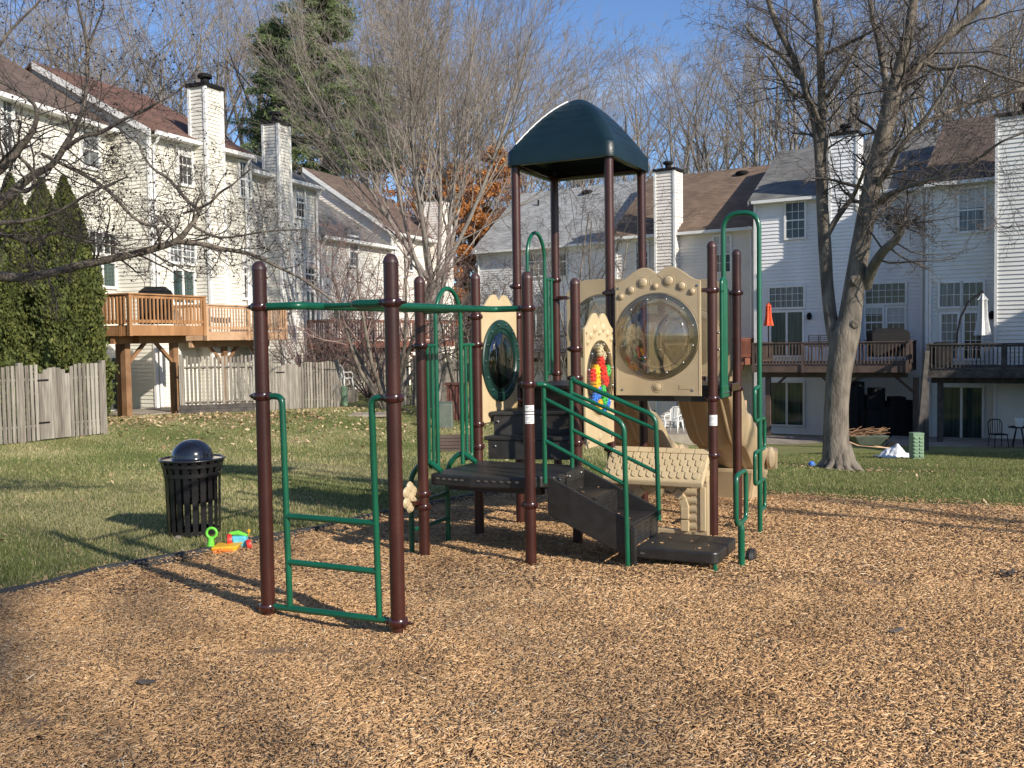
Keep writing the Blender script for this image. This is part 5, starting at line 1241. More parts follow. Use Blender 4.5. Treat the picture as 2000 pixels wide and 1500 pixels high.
# ---- spreading dogwood reaching in from the left, its trunk outside the frame
y8 = 8.5
DW = [
 [(-420, 600, 8.2, 60), (-250, 575, 8.2, 42), (-120, 550, 8.2, 30), (-20, 540, 8.3, 22), (60, 541, 8.3, 17), (150, 520, 8.4, 16), (230, 503, 8.4, 15), (300, 486, 8.5, 14), (345, 470, 8.5, 12), (368, 446, 8.5, 10), (384, 424, 8.6, 8), (386, 410, 8.6, 7), (360, 385, 8.7, 7), (330, 350, 8.8, 6), (300, 330, 8.9, 5), (278, 300, 9, 4), (268, 268, 9, 3)],
 [(-420, 600, 8.2, 50), (-200, 480, 7.8, 34), (-60, 430, 7.8, 26), (0, 400, 7.8, 20), (53, 350, 7.8, 16), (101, 322, 7.8, 12), (125, 288, 7.8, 12), (148, 246, 7.8, 9), (164, 205, 7.8, 8), (169, 150, 7.8, 7), (171, 100, 7.8, 6), (160, 40, 7.8, 5), (146, -20, 7.8, 4)],
 [(-420, 590, 8.2, 50), (-200, 430, 7.4, 32), (-40, 350, 7.4, 24), (0, 330, 7.4, 18), (30, 300, 7.4, 14), (60, 262, 7.4, 11), (72, 225, 7.4, 8), (60, 195, 7.4, 6), (20, 170, 7.4, 5), (-20, 150, 7.4, 4)],
 [(128, 290, 7.8, 9), (160, 268, 7.7, 8), (200, 257, 7.7, 8), (240, 234, 7.6, 7), (285, 214, 7.6, 6), (305, 202, 7.5, 4), (345, 180, 7.5, 3), (390, 130, 7.4, 2)],
 [(80, 300, 7.8, 7), (125, 322, 7.9, 7), (170, 345, 8, 7), (213, 374, 8, 7), (256, 420, 8.1, 6), (285, 438, 8.1, 6), (305, 445, 8.2, 5), (312, 470, 8.3, 6), (310, 484, 8.4, 7)],
 [(357, 417, 8.7, 5), (385, 408, 8.7, 5), (410, 396, 8.6, 5), (430, 376, 8.6, 4.5), (452, 362, 8.5, 4), (472, 345, 8.5, 3), (490, 330, 8.4, 2)],
 [(345, 472, 8.5, 10), (395, 477, 8.5, 9), (440, 487, 8.6, 8), (490, 497, 8.6, 7), (540, 520, 8.7, 6), (590, 545, 8.8, 5), (640, 580, 8.9, 4), (670, 612, 9, 3)],
 [(375, 440, 8.6, 6), (420, 462, 8.5, 5), (460, 462, 8.5, 4), (500, 455, 8.4, 4), (545, 450, 8.4, 3), (600, 448, 8.3, 2)],
 [(170, 100, 7.8, 4), (185, 60, 7.8, 4), (200, 20, 7.8, 3), (205, -20, 7.8, 3)],
 [(-60, 440, 7.6, 12), (0, 435, 7.6, 9), (60, 430, 7.6, 7), (120, 410, 7.6, 6), (170, 380, 7.5, 5), (215, 360, 7.5, 4), (250, 345, 7.4, 3)],
 [(-60, 470, 8, 14), (0, 458, 8, 9), (60, 470, 8, 8), (110, 455, 8, 7), (160, 470, 8, 5), (215, 480, 8, 4), (260, 500, 8, 3)],
 [(35, 305, 7.5, 6), (62, 330, 7.5, 6), (66, 360, 7.5, 6), (50, 375, 7.5, 6), (20, 368, 7.5, 5)],
 [(-150, 200, 7.5, 10), (-30, 120, 7.5, 7), (20, 60, 7.5, 5), (60, 20, 7.5, 4), (100, -20, 7.5, 3)]]
dt = thing('dogwood_tree', tuple(at(-420, 600, 8.2)), 'bare spreading tree with dark button buds whose limbs reach in from the left border', 'tree')
paths = [limb(None, t) for t in DW]; mb = MB()
for p in paths: limb_mesh(mb, p, 12)
q = at(-420, 600, 8.2); mb.tube([(q[0] - .5, q[1] + .1, .0), (q[0] - .25, q[1], .9), (q[0], q[1], q[2])], [.16, .13, .12], 12)
mb.build('trunk', MT['bark'], dt, smooth=True)
S = []; rr = random.Random(12)
cfgD = [None, dict(n=6, wig=.24, up=.05, taper=.45, kids=(4, 6), ang=(35, 80), kl=.55, kr=.65), dict(n=5, wig=.30, up=.06, taper=.5, kids=(3, 4), ang=(35, 80), kl=.55, kr=.75),
        dict(n=4, wig=.32, up=.08, taper=.6, kids=(1, 3), ang=(35, 75), kl=.55, kr=.85), dict(n=3, wig=.35, up=.1, taper=.65, rmin=.0016, kids=0, ang=(0, 0), kl=0, kr=0)]
for i, p in enumerate(paths): sprout(S, rr, p, [40, 26, 22, 22, 26, 14, 30, 18, 8, 24, 26, 10, 16][i], .50, (40, 85), cfgD, fr=[.25, .22, .25, .1, .1, .1, .05, .1, .1, .1, .1, .2, .1][i], kr=.34, upb=.1)
seg_mesh('crown', S, MT['twigd'], dt, 3)
tips = [s for s in S if s[4] >= 3]; rr.shuffle(tips); bd_ = MB()
for s in tips[:3000]:
    if rr.random() < .5:
        r_ = rr.uniform(.006, .011); c = np.array(s[1]); bd_.add([c + ZZ * r_, c - ZZ * r_, c + [r_, 0, 0], c - [r_, 0, 0], c + [0, r_, 0], c - [0, r_, 0]], [(0, 2, 4), (0, 4, 3), (0, 3, 5), (0, 5, 2), (1, 4, 2), (1, 3, 4), (1, 5, 3), (1, 2, 5)])
bd_.build('buds', MT['bud'], dt)

# ---- small bare trees
def small_tree(name, label, px, Yd, ytop, spread, mats, seed, stems=4, rt_=.07, py=None, dens=6, lean=0, mx=1.0):
    x = float(at(px, 700, Yd)[0]); z = float(H(x, Yd)) - .1; h_ = EYE + (664 - ytop) * Yd / F - z; rr = random.Random(seed); S = []
    cf = [dict(n=6, wig=.09, up=.05, taper=.35, kids=dens, ang=(25, 60), kl=.55, kr=.55, **{'from': .25}), dict(n=5, wig=.16, up=.05, taper=.4, kids=(4, 6), ang=(25, 65), kl=.52, kr=.6),
          dict(n=4, wig=.2, up=.04, taper=.5, kids=(3, 5), ang=(25, 65), kl=.55, kr=.7), dict(n=3, wig=.25, up=.03, taper=.6, rmin=.0045 * mx, kids=(1, 3), ang=(25, 65), kl=.6, kr=.8), dict(n=3, wig=.28, up=0, taper=.6, rmin=.0045 * mx, kids=0, ang=(0, 0), kl=0, kr=0)]
    for k in range(stems):
        a = 2 * math.pi * k / stems + rr.uniform(-.4, .4); sp = spread * rr.uniform(.5, 1.1); grow(S, rr, (0, 0, .0), norm((math.cos(a) * sp + lean, math.sin(a) * sp, 1)), h_ * rr.uniform(.72, .95), rt_, 0, cf)
    return tree_obj(name, label, (x, Yd, z), S, mats[0], mats[1], None, 0, tsides=7)
small_tree('crabapple_tree', 'small bare reddish twigged tree with low spreading limbs behind the second ladder post', 752, 29.5, 440, .75, ('bark', 'twigr'), 21, 7, .075, dens=12)
small_tree('twiggy_shrub', 'bushy pinkish twigged shrub before the far grey fence', 628, 35.5, 585, 1.0, ('twigr', 'twigr'), 22, 11, .035, dens=8)
small_tree('twiggy_shrub', 'second pinkish twigged shrub, under the red brown deck', 720, 36.5, 600, .9, ('twigr', 'twigr'), 23, 10, .035, dens=8)
small_tree('young_tree', 'slender young multi stemmed bare tree before the pale grey roof', 1140, 27, 345, .30, ('bark', 'twigd'), 24, 5, .045, dens=8)
small_tree('young_tree', 'short twiggy sapling at the corner of the white house, left of the tower', 962, 26, 545, .35, ('bark', 'twigd'), 25, 3, .03, dens=6)
small_tree('young_tree', 'twiggy young tree behind the tall loop barrier of the tower', 1060, 24, 580, .5, ('bark', 'twigd'), 26, 5, .03, dens=7)
small_tree('young_tree', 'slim bare tree standing by the dark fence behind the loop barrier', 905, 31, 520, .4, ('bark', 'twig'), 27, 3, .06, dens=7)

# ---- leafy trees
def leaf_cloud(name, clumps, material, parent, size, per, rr_=None, droop=0.0, aspect=.3, tri=True):
    """many small leaf faces gathered in clumps (centre, radii)"""
    C = []; 
    for (c, rad, k) in clumps:
        n = int(per * k); v = rng.normal(0, 1, (n, 3)); v /= np.linalg.norm(v, axis=1)[:, None]; v *= (rng.random(n) ** .45)[:, None] * np.array(rad)[None]; C.append(np.array(c)[None] + v)
    C = np.concatenate(C); n = len(C); d = rng.normal(0, 1, (n, 3)); d[:, 2] -= droop; d /= np.linalg.norm(d, axis=1)[:, None]; e = np.cross(d, rng.normal(0, 1, (n, 3))); e /= np.linalg.norm(e, axis=1)[:, None]
    l = (rng.uniform(.6, 1.3, n) * size)[:, None]; V = np.stack([C - d * l * .5, C + e * l * aspect, C + d * l * .5, C - e * l * aspect], 1)
    t = np.repeat(np.clip(rng.normal(.5, .22, n), 0, 1), 4)
    return link_np(name, V.reshape(-1, 3), np.arange(4 * n).reshape(-1, 4), material, parent, tint=t)
def pine(px, Yd, ytop, ybot, wpx, label, seed, n_l=60, per=120):
    rr = random.Random(seed); x = float(at(px, 500, Yd)[0]); zb = float(H(x, Yd)); zt = EYE + (664 - ytop) * Yd / F; z0 = EYE + (664 - ybot) * Yd / F; W = wpx * Yd / F / 2
    t = thing('pine_tree', (x, Yd, zb), label, 'pine tree', 'pines of the wood behind the houses'); S = [((x, Yd, zb), (x + .1, Yd, zb + (zt - zb) * .5), .38, .26, 0), ((x + .1, Yd, zb + (zt - zb) * .5), (x, Yd, zt), .26, .05, 0)]; cl = []
    for i in range(n_l):
        f = (i + rr.random()) / n_l; z = z0 + (zt - z0) * f; a = rr.uniform(0, 6.283); ln = W * rr.uniform(.55, 1.1) * (1 - .72 * f ** 1.3) * (.75 + .25 * math.sin(i * 1.7)); up_b = rr.uniform(.0, .28)
        p = np.array([x, Yd, z]); d = np.array([math.cos(a), math.sin(a), up_b]); m_ = p + d * ln * .55; e_ = m_ + np.array([d[0], d[1], up_b + .18]) * ln * .45
        S += [(tuple(p), tuple(m_), .07, .045, 1), (tuple(m_), tuple(e_), .045, .015, 1)]
        for k in range(7):
            q = p + (e_ - p) * (.32 + .68 * k / 6) + np.array([rr.gauss(0, .35), rr.gauss(0, .35), rr.gauss(.12, .16)]); s_ = rr.uniform(.32, .62) * (.8 + .5 * k / 6)
            cl.append((q, (s_, s_, s_ * .38), 1)); S.append((tuple(p + (e_ - p) * (.25 + .6 * k / 6)), tuple(q), .015, .008, 1))
    seg_mesh('trunk', S, MT['bark3'], t, 6); leaf_cloud('crown', cl, MT['pine'], t, .24, per, droop=-.4, aspect=.09)
pine(640, 53, -140, 350, 270, 'tall green pine behind the second left chimney, its crown going out of the top', 1, 120, 120)
pine(545, 55, 60, 360, 170, 'shorter broad pine at the left of the tall pine', 2, 70, 110)
pine(735, 56, 150, 340, 190, 'dark pine half hidden by the vase shaped tree', 3, 60, 100)
def rusty(px, Yd, ytop, ybot, wpx, label, seed, k=34, per=260, sz=.17):
    rr = random.Random(seed); x = float(at(px, 500, Yd)[0]); zb = float(H(x, Yd)); zt = EYE + (664 - ytop) * Yd / F; z0 = EYE + (664 - ybot) * Yd / F; W = wpx * Yd / F / 2
    t = thing('rust_leaved_tree', (x, Yd, zb), label, 'tree', 'trees still holding rust brown leaves'); S = []; cl = []
    grow(S, rr, (x, Yd, zb), (0, 0, 1), (zt - zb) * .9, .16, 0, cfgF(dens=.8, rmin=.012, fr=.2))
    for i in range(k):
        f = rr.random(); z = z0 + (zt - z0) * f; a = rr.uniform(0, 6.283); r_ = W * rr.random() ** .5 * math.sqrt(max(.08, 1 - (2 * f - .85) ** 2 * .8)); s_ = rr.uniform(.35, .85)
        cl.append((np.array([x + r_ * math.cos(a), Yd + r_ * math.sin(a), z]), (s_, s_, s_ * .55), 1))
    seg_mesh('trunk', [s for s in S if s[4] < 2], MT['bark3'], t, 6); seg_mesh('branches', [s for s in S if s[4] >= 2], MT['twigr'], t, 3); leaf_cloud('crown', cl, MT['rust'], t, sz, per, aspect=.38)
rusty(905, 56, 330, 640, 120, 'rust orange leaved tree at the left edge of the pale grey roof', 4, 110, 420)
rusty(968, 62, 300, 560, 110, 'rust leaved tree behind the corner of the pale grey roof', 5, 80, 380)
rusty(790, 58, 250, 460, 150, 'thinly leaved brown tree beyond the roofs, behind the vase shaped tree', 6, 40, 70)
# ---- arborvitae
def arbor(px, Yd, ytop, r_, label, seed):
    x = float(at(px, 600, Yd)[0]); zb = float(H(x, Yd)); h_ = EYE + (671 - ytop) * Yd / F - zb; t = thing('arborvitae', (x, Yd, zb), label, 'evergreen', 'arborvitae beside the left fence')
    MB().tube([(x, Yd, zb - .1), (x, Yd, zb + h_ * .9)], [.09, .02], 8).build('trunk', MT['bark3'], t, smooth=True)
    n = 46000; u = rng.random(n); z = u ** 1.05; a = rng.uniform(0, 6.283, n); prof = np.interp(z, [0, .05, .25, .55, .75, .9, 1], [.75, .95, 1, .86, .58, .28, .02]) * r_
    lump = 1 + .13 * np.sin(a * 4 + z * 13 + seed * 2) * np.sin(z * 23 + a) + .10 * np.sin(a * 5 + z * 17 + seed) + .08 * np.sin(a * 9 - z * 31) + .05 * np.sin(z * 60 + a * 3); rad = prof * lump * (1 - .30 * rng.random(n) ** 2 + .16 * rng.random(n) ** 8)
    C = np.stack([x + rad * np.cos(a), Yd + rad * np.sin(a), zb + z * h_], 1); d = np.stack([np.cos(a) * .5, np.sin(a) * .5, np.full(n, .9)], 1) + rng.normal(0, .45, (n, 3)); d /= np.linalg.norm(d, axis=1)[:, None]
    e = np.cross(d, rng.normal(0, 1, (n, 3))); e /= np.linalg.norm(e, axis=1)[:, None]; l = (rng.uniform(.05, .13, n))[:, None]
    V = np.stack([C - d * l * .5, C + e * l * .3, C + d * l * .6, C - e * l * .3], 1); tt = np.clip(rng.normal(.48, .2, n) + .12 * np.sin(a * 5 + z * 17 + seed), 0, 1)
    link_np('foliage', V.reshape(-1, 3), np.arange(4 * n).reshape(-1, 4), MT['arbor'], t, tint=np.repeat(tt, 4))
    core = MB(); core.lathe((x, Yd, zb), [(.6 * r_, 0), (.80 * r_, .05 * h_), (.84 * r_, .25 * h_), (.70 * r_, .55 * h_), (.45 * r_, .75 * h_), (.18 * r_, .9 * h_), (0, .96 * h_)], 14); core.build('inner_foliage', MT['arbor'], t, smooth=True)
arbor(28, 24.6, 336, .90, 'leftmost of the three tall arborvitae, at the border', 1)
arbor(88, 24.9, 345, .92, 'middle one of the three tall arborvitae', 2)
arbor(133, 24.4, 342, .84, 'rightmost of the three tall arborvitae, beside the orange deck', 3)

# ================================================================== SMALL THINGS
def ground(px, py): g = Gd(px, py); return np.array(g)
# trash can
g = ground(380, 1046); tc = thing('trash_can', tuple(g), 'black slatted metal trash can with dome lid on the left lawn', 'trash can'); hb = .68
sl = MB(); n = 21
prof_r = lambda z: float(np.interp(z, [0, .05, .50, .60, .68], [.222, .222, .232, .245, .272]))
for k in range(n):
    a = 2 * math.pi * k / n; ex = np.array([-math.sin(a), math.cos(a), 0]); er = np.array([math.cos(a), math.sin(a), 0]); zs_ = [.03, .25, .50, .58, .64, .675]
    P_ = []
    for z in zs_: P_.append(g + er * prof_r(z) + ZZ * z)
    for i in range(len(zs_) - 1):
        w = .0225; sl.hexa([P_[i] - ex * w, P_[i] + ex * w, P_[i] + ex * w + er * .005, P_[i] - ex * w + er * .005], [P_[i + 1] - ex * w, P_[i + 1] + ex * w, P_[i + 1] + ex * w + er * .005, P_[i + 1] - ex * w + er * .005])
sl.build('slats', MT['black'], tc)
rg = MB()
for z, r_, hh in ((.03, .216, .03), (.535, .236, .035), (.62, .252, .03)): rg.lathe(g + ZZ * z, [(r_, 0), (r_ + .012, 0), (r_ + .013, hh), (r_ + .001, hh), (r_, 0)], 48)
rg.tube([g + np.array([.276 * math.cos(t), .276 * math.sin(t), .682]) for t in np.linspace(0, 2 * math.pi, 49)[:-1]], .011, 10, closed=True); rg.each('rim', MT['black'], tc, smooth=True)
bg = MB(); bg.lathe(g, [(.17, .30), (.195, .34), (.20, .50), (.21, .60), (.225, .66), (.0, .662)], 40); bg.build('liner_bag', MT['bag'], tc, smooth=True)
lid = MB(); lid.lathe(g, [(.262, .668), (.262, .682), (.185, .69), (.180, .70)] + [(.180 * math.cos(t), .70 + .155 * math.sin(t)) for t in np.linspace(.05, math.pi / 2, 14)], 48); lid.build('dome_lid', MT['domem'], tc, smooth=True)
ft = MB(); ft.lathe(g - ZZ * .02, [(.20, 0), (.20, .03), (0, .03)], 30); ft.build('base', MT['black'], tc)
g = ground(348, 1056); st = MB(); st.lathe(g + ZZ * .015, [(0, -.02), (.03, -.012), (.034, .005), (.02, .02), (0, .024)], 10); tag(st.build('stone', MT['stone'], smooth=True), 'small pale stone at the foot of the trash can', 'stone')
# ride-on toy
g = ground(447, 1079); g[2] -= .01; ty = thing('ride_on_toy', tuple(g), 'bright plastic ride on toy with lime ring handle lying by the edging', 'toy'); q = lambda dx, dy, dz: g + np.array([dx, dy, dz])
h_ = MB(); h_.tube([q(-.155, .02, .0), q(-.150, .02, .06), q(-.145, .02, .12)], [.035, .030, .022], 10); h_.tube([q(-.140 + .040 * math.sin(t), .02, .160 + .040 * math.cos(t)) for t in np.linspace(0, 6.283, 25)[:-1]], .011, 10, closed=True); h_.build('ring_handle', MT['lime'], ty, smooth=True)
b_ = MB(); b_.hexa([q(-.12, -.05, .01), q(.06, -.05, .01), q(.06, .10, .01), q(-.12, .10, .01)], [q(-.13, -.06, .055), q(.10, -.06, .07), q(.10, .12, .08), q(-.13, .12, .06)]); b_.build('seat_tray', MT['yellow'], ty, bevel=.012)
b_ = MB(); b_.box(q(-.03, -.055, .028), (.16, .012, .04)); b_.build('side_panel', MT['orange'], ty, bevel=.004)
b_ = MB(); b_.hexa([q(.02, .06, .05), q(.13, .06, .02), q(.13, .14, .02), q(.02, .14, .05)], [q(.0, .06, .12), q(.12, .06, .12), q(.12, .14, .12), q(.0, .14, .12)]); b_.build('body', MT['sky'], ty, bevel=.012)
b_ = MB(); b_.lathe(q(-.02, .09, .085), [(0, -.02), (.05, -.018), (.055, 0), (.05, .018), (0, .02)], 18, ax=(.9, .3, 0)); b_.build('wheel', MT['red'], ty, smooth=True)
b_ = MB(); b_.lathe(q(.15, .05, .055), [(0, -.02), (.04, -.018), (.045, 0), (.04, .018), (0, .02)], 18, ax=(.9, .3, .2)); b_.build('wheel', MT['red'], ty, smooth=True)
b_ = MB(); b_.tube([q(-.02, .10, .135), q(.05, .10, .143), q(.125, .10, .118)], [.014, .020, .012], 10); b_.build('top_bar', MT['lime'], ty, smooth=True)
b_ = MB(); b_.tube([q(.135, .10, .12), q(.138, .10, .15)], .004, 8); b_.box(q(.139, .10, .158), (.02, .01, .024)); b_.build('signal_flag', MT['yellow'], ty, bevel=.003)
# utility boxes
def pedestal(px, py, Yd, h_, r_, label, sq_=False):
    x = float(at(px, py, Yd)[0]); z = float(H(x, Yd)); t = MB()
    if sq_:
        t.box((x, Yd, z + h_ / 2), (r_ * 2, r_ * 2, h_)); t.box((x, Yd, z + h_ + .015), (r_ * 2.1, r_ * 2.1, .05))
        for i in range(6):
            for sx_ in (-1, 1): t.box((x + sx_ * r_ * .5, Yd - r_ - .01, z + h_ * (.14 + .145 * i)), (r_ * .7, .03, h_ * .075))
    else: t.lathe((x, Yd, z), [(r_, 0), (r_, h_ * .9), (r_ * .95, h_ * .96), (r_ * .6, h_), (0, h_ * 1.01)], 24); t.lathe((x, Yd, z), [(r_ * 1.05, .10), (r_ * 1.08, .10), (r_ * 1.08, .16), (r_ * 1.05, .16)], 24)
    tag(t.build('utility_pedestal', MT['pad'], smooth=not sq_, bevel=.006 if sq_ else 0), label, 'utility pedestal')
pedestal(673, 800, 31.5, .64, .11, 'slim round green utility pedestal by the fence corner, in front of the white chair')
pedestal(1790, 880, 25.5, .66, .14, 'square green slotted utility pedestal beside the white tarp on the right', True)
x = float(at(869, 800, 24)[0]); z = float(H(x, 24)); t = MB(); t.hexa([(x - .2, 24 - .2, z), (x + .2, 24 - .25, z), (x + .2, 24.25, z), (x - .2, 24.25, z)], [(x - .19, 24 - .18, z + .62), (x + .19, 24 - .2, z + .62), (x + .19, 24.2, z + .66), (x - .19, 24.2, z + .66)])
tag(t.build('utility_box', MT['pad2'], bevel=.02), 'grey green utility box seen through the loop barrier', 'utility box')
x = float(at(884, 870, 17)[0]); z = float(H(x, 17)); t = MB()
for i in range(5): t.box((x, 17, z + .03 + i * .06), (.62, .10, .055))
tag(t.build('timber_edging', MT['wood_b'], bevel=.006), 'stacked brown timber edging on the lawn seen through the loop barrier', 'timber edging')
x = float(at(893, 790, 27)[0]); z = float(H(x, 27)); t = MB(); t.box((x, 27, z + .5), (.55, .5, 1.0)); t.box((x, 27, z + 1.03), (.7, .62, .05))
for i in range(7): t.box((x - .24 + i * .08, 26.74, z + .5), (.06, .03, .98))
tag(t.build('wooden_bin', MT['wood_r'], bevel=.006), 'dark red boarded bin behind the loop barrier', 'bin')
g = at(922, 810, 29); 
# plastic chairs
def chair(loc, rz, label, s=1.0):
    t = thing('plastic_chair', tuple(loc), label, 'chair'); c, s_ = math.cos(rz), math.sin(rz); q = lambda x, y, z: np.array(loc) + np.array([c * x - s_ * y, s_ * x + c * y, z]) * s
    m_ = MB(); m_.hexa([q(-.24, -.22, .40), q(.24, -.22, .40), q(.22, .22, .38), q(-.22, .22, .38)], [q(-.25, -.23, .43), q(.25, -.23, .43), q(.23, .22, .41), q(-.23, .22, .41)]); m_.build('seat', MT['whitep'], t, bevel=.01)
    b = MB()
    for i in range(5): b.prism([q(-.20 + i * .087, .20, .42), q(-.145 + i * .087, .20, .42), q(-.15 + i * .09, .30, .84), q(-.21 + i * .09, .30, .84)], np.array([0, .02, 0]))
    b.tube([q(-.25, .22, .42), q(-.25, .30, .80), q(-.15, .32, .88), q(.15, .32, .88), q(.25, .30, .80), q(.25, .22, .42)], .025, 8); b.build('backrest', MT['whitep'], t, smooth=True)
    for sx_ in (-1, 1):
        for yy, sp in ((-.2, -.05), (.2, .06)): l_ = MB(); l_.tube([q(sx_ * .22, yy, .42), q(sx_ * .26, yy + sp, 0)], [.035, .022], 8); l_.build('leg', MT['whitep'], t, smooth=True)
        a = MB(); a.tube([q(sx_ * .27, .26, .62), q(sx_ * .28, -.1, .62), q(sx_ * .26, -.21, .56), q(sx_ * .25, -.21, .42)], .022, 8); a.build('armrest', MT['whitep'], t, smooth=True)
    return t
x = float(at(671, 770, 34)[0]); chair((x, 34, float(H(x, 34)) + .42), 2.6, 'white plastic chair standing high by the fence opening', 1.0)
bs = MB(); bs.box((x, 34, float(H(x, 34)) + .2), (.9, .9, .44)); tag(bs.build('patio_block', MT['stone'], bevel=.02), 'stone block step under the white plastic chair', 'step')
x = float(at(1316, 840, 34)[0]); chair((x, 34, float(H(x, 34)) + .30), -.6, 'white plastic chair on the patio behind the slide')
sb = MB(); sb.box((x + .1, 34.6, float(H(x, 34)) + .1), (3.4, 2.6, .38)); tag(sb.build('patio', MT['stone'], bevel=.02), kind='structure')
# patios under the right decks
for (px, Yd, w, d_) in ((1530, 37.5, 4.6, 3.4), (1900, 33.5, 5.5, 3.2)):
    x = float(at(px, 800, Yd)[0]); sb = MB(); sb.box((x, Yd, float(H(x, Yd)) + .02), (w, d_, .10), [AU, AV, ZZ]); tag(sb.build('patio', MT['stone'], bevel=.01), kind='structure')
# green waste and clutter
x = float(at(1690, 860, 29)[0]); z = float(H(x, 29)); wb = thing('wheelbarrow', (x, 29, z), 'dark green wheelbarrow heaped with sticks behind the forked tree', 'wheelbarrow')
t = MB(); t.hexa([(x - .25, 28.8, z + .28), (x + .35, 28.8, z + .28), (x + .35, 29.2, z + .28), (x - .25, 29.2, z + .28)], [(x - .45, 28.6, z + .58), (x + .6, 28.6, z + .58), (x + .6, 29.4, z + .58), (x - .45, 29.4, z + .58)]); t.build('tray', MT['pad2'], wb, bevel=.02)
t = MB(); t.tube([(x - 1.1, 28.75, z + .62), (x - .3, 28.8, z + .30), (x + .75, 28.95, z + .18)], .02, 8); t.tube([(x - 1.1, 29.25, z + .62), (x - .3, 29.2, z + .30), (x + .75, 29.05, z + .18)], .02, 8); t.build('handles', MT['wood_l'], wb)
t = MB(); t.lathe((x + .78, 29, z + .19), [(0, -.04), (.17, -.04), (.19, 0), (.17, .04), (0, .04)], 20, ax=(0, 1, 0)); t.build('wheel', MT['dark'], wb, smooth=True)
rr = random.Random(4); t = MB()
for k in range(42):
    a = rr.gauss(0, .40); l_ = rr.uniform(.15, .5); cx_, cz_ = x + rr.uniform(-.45, .5), z + .58 + rr.uniform(0, .18); t.tube([(cx_ - l_ * math.cos(a), 29 + rr.uniform(-.3, .3), cz_ - l_ * math.sin(a) * .5), (cx_ + l_ * math.cos(a), 29 + rr.uniform(-.3, .3), cz_ + l_ * math.sin(a) * .5)], .011, 4)
tag(t.build('stick_heap', MT['wood_m']), 'heap of cut sticks in the green wheelbarrow', 'sticks', kind='stuff')
x = float(at(1748, 878, 26.5)[0]); z = float(H(x, 26.5)); me = bpy.data.meshes.new('t'); t = MB(); vs = []; nn = 22
for j in range(nn):
    for i in range(nn):
        u_, v_ = i / (nn - 1) * 2 - 1, j / (nn - 1) * 2 - 1; r_ = math.hypot(u_, v_ * .9); h_ = .30 * max(0, 1 - r_ ** 1.5) * (1 + .35 * math.sin(u_ * 7 + v_ * 3) * math.cos(v_ * 6)) + .03 * math.sin(u_ * 17) * math.cos(v_ * 13 + u_ * 5)
        vs.append((x + u_ * .44 * (1 + .08 * math.sin(v_ * 9)), 26.5 + v_ * .4, z + .01 + max(0, h_)))
t.add(vs, [(j * nn + i, j * nn + i + 1, (j + 1) * nn + i + 1, (j + 1) * nn + i) for j in range(nn - 1) for i in range(nn - 1)]); tag(t.build('tarp', MT['tarp'], smooth=True), 'crumpled white tarp bundle on the grass by the square pedestal', 'tarp')
x = float(at(1455, 850, 36)[0]); z = float(H(x, 36)); t = MB(); t.lathe((x, 36, z), [(0, 0), (.3, .02), (.26, .16), (.12, .26), (0, .28)], 9); tag(t.build('blue_bag', MT['blue'], smooth=True), 'crumpled blue bag on the patio edge right of the slide', 'bag')
t = MB(); x = float(at(1585, 898, 20)[0]); t.lathe((x, 20, float(H(x, 20)) + .06), [(0, -.07), (.06, -.04), (.07, 0), (.06, .04), (0, .07)], 14); tag(t.build('ball', MT['blue'], smooth=True), 'small blue ball at the left foot of the forked tree', 'ball')
x = float(at(1455, 800, 33)[0]); z = float(H(x, 33)); t = MB(); t.box((x, 33, z + .8), (.10, .10, 1.75)); tag(t.build('timber_post', MT['wood_l'], bevel=.005), 'pale upright timber post on the patio right of the slide', 'post')
for (px, lean, lab) in ((1802, .22, 'long weathered plank leaning against the dark deck'), (1811, .05, 'short upright plank beside the dark deck')):
    x = float(at(px, 800, 31)[0]); z = float(H(x, 31)); t = MB(); hh = 3.2 if lean > .1 else 2.2; t.hexa([(x - .1 - lean * .6, 30.9, z), (x + .05 - lean * .6, 30.9, z), (x + .05 - lean * .6, 31, z), (x - .1 - lean * .6, 31, z)], [(x - .1 + lean, 31.1, z + hh), (x + .05 + lean, 31.1, z + hh), (x + .05 + lean, 31.2, z + hh), (x - .1 + lean, 31.2, z + hh)]); tag(t.build('plank', MT['wood_d'], bevel=.005), lab, 'plank')
x = float(at(1712, 800, 37)[0]); z = float(H(x, 37)); t = MB()  # clutter as dark boxes, enlarged to stand in for deep shade below the deck
for k in range(13):
    rr = random.Random(k); hh = rr.uniform(.8, 2.3); t.box((x - 1.0 + k * .17, 36.9 + rr.uniform(-.3, .3), z + hh / 2), (rr.uniform(.3, .7), .6, hh))
tag(t.build('shade_clutter', MT['dark'], bevel=.03), 'dark boxes standing for clutter and deep shade under the brown deck behind the forked tree', 'clutter')
# umbrellas, grills, deck furniture
def folded_umbrella(px, ytip, ybot, ypole, Yd, mt, label, w=.20, collar=True):
    x = float(at(px, 650, Yd)[0]); zz = lambda y: EYE + (660 - y) * Yd / F; t = thing('folded_umbrella', (x, Yd, zz(ypole)), label, 'umbrella')
    MB().tube([(x, Yd, zz(ypole)), (x, Yd, zz(ytip))], .025, 8).build('pole', MT['dark'], t, smooth=True)
    zt_, zb_ = zz(ytip), zz(ybot); n = 24; vs = []; prof = [(0, .02), (.10, .30), (.18, .62), (.20, .50), (.62, .62), (.86, .85), (1, 1)]
    for f_, r_ in prof:
        for k in range(n): a = 2 * math.pi * k / n; rr_ = w * r_ * (1 + .24 * math.cos(a * 6)); vs.append((x + rr_ * math.cos(a), Yd + rr_ * math.sin(a), zt_ + (zb_ - zt_) * f_))
    m_ = MB(); m_.add(vs, [(j * n + k, j * n + (k + 1) % n, (j + 1) * n + (k + 1) % n, (j + 1) * n + k) for j in range(len(prof) - 1) for k in range(n)]); m_.build('canopy', MT[mt], t, smooth=True); return t
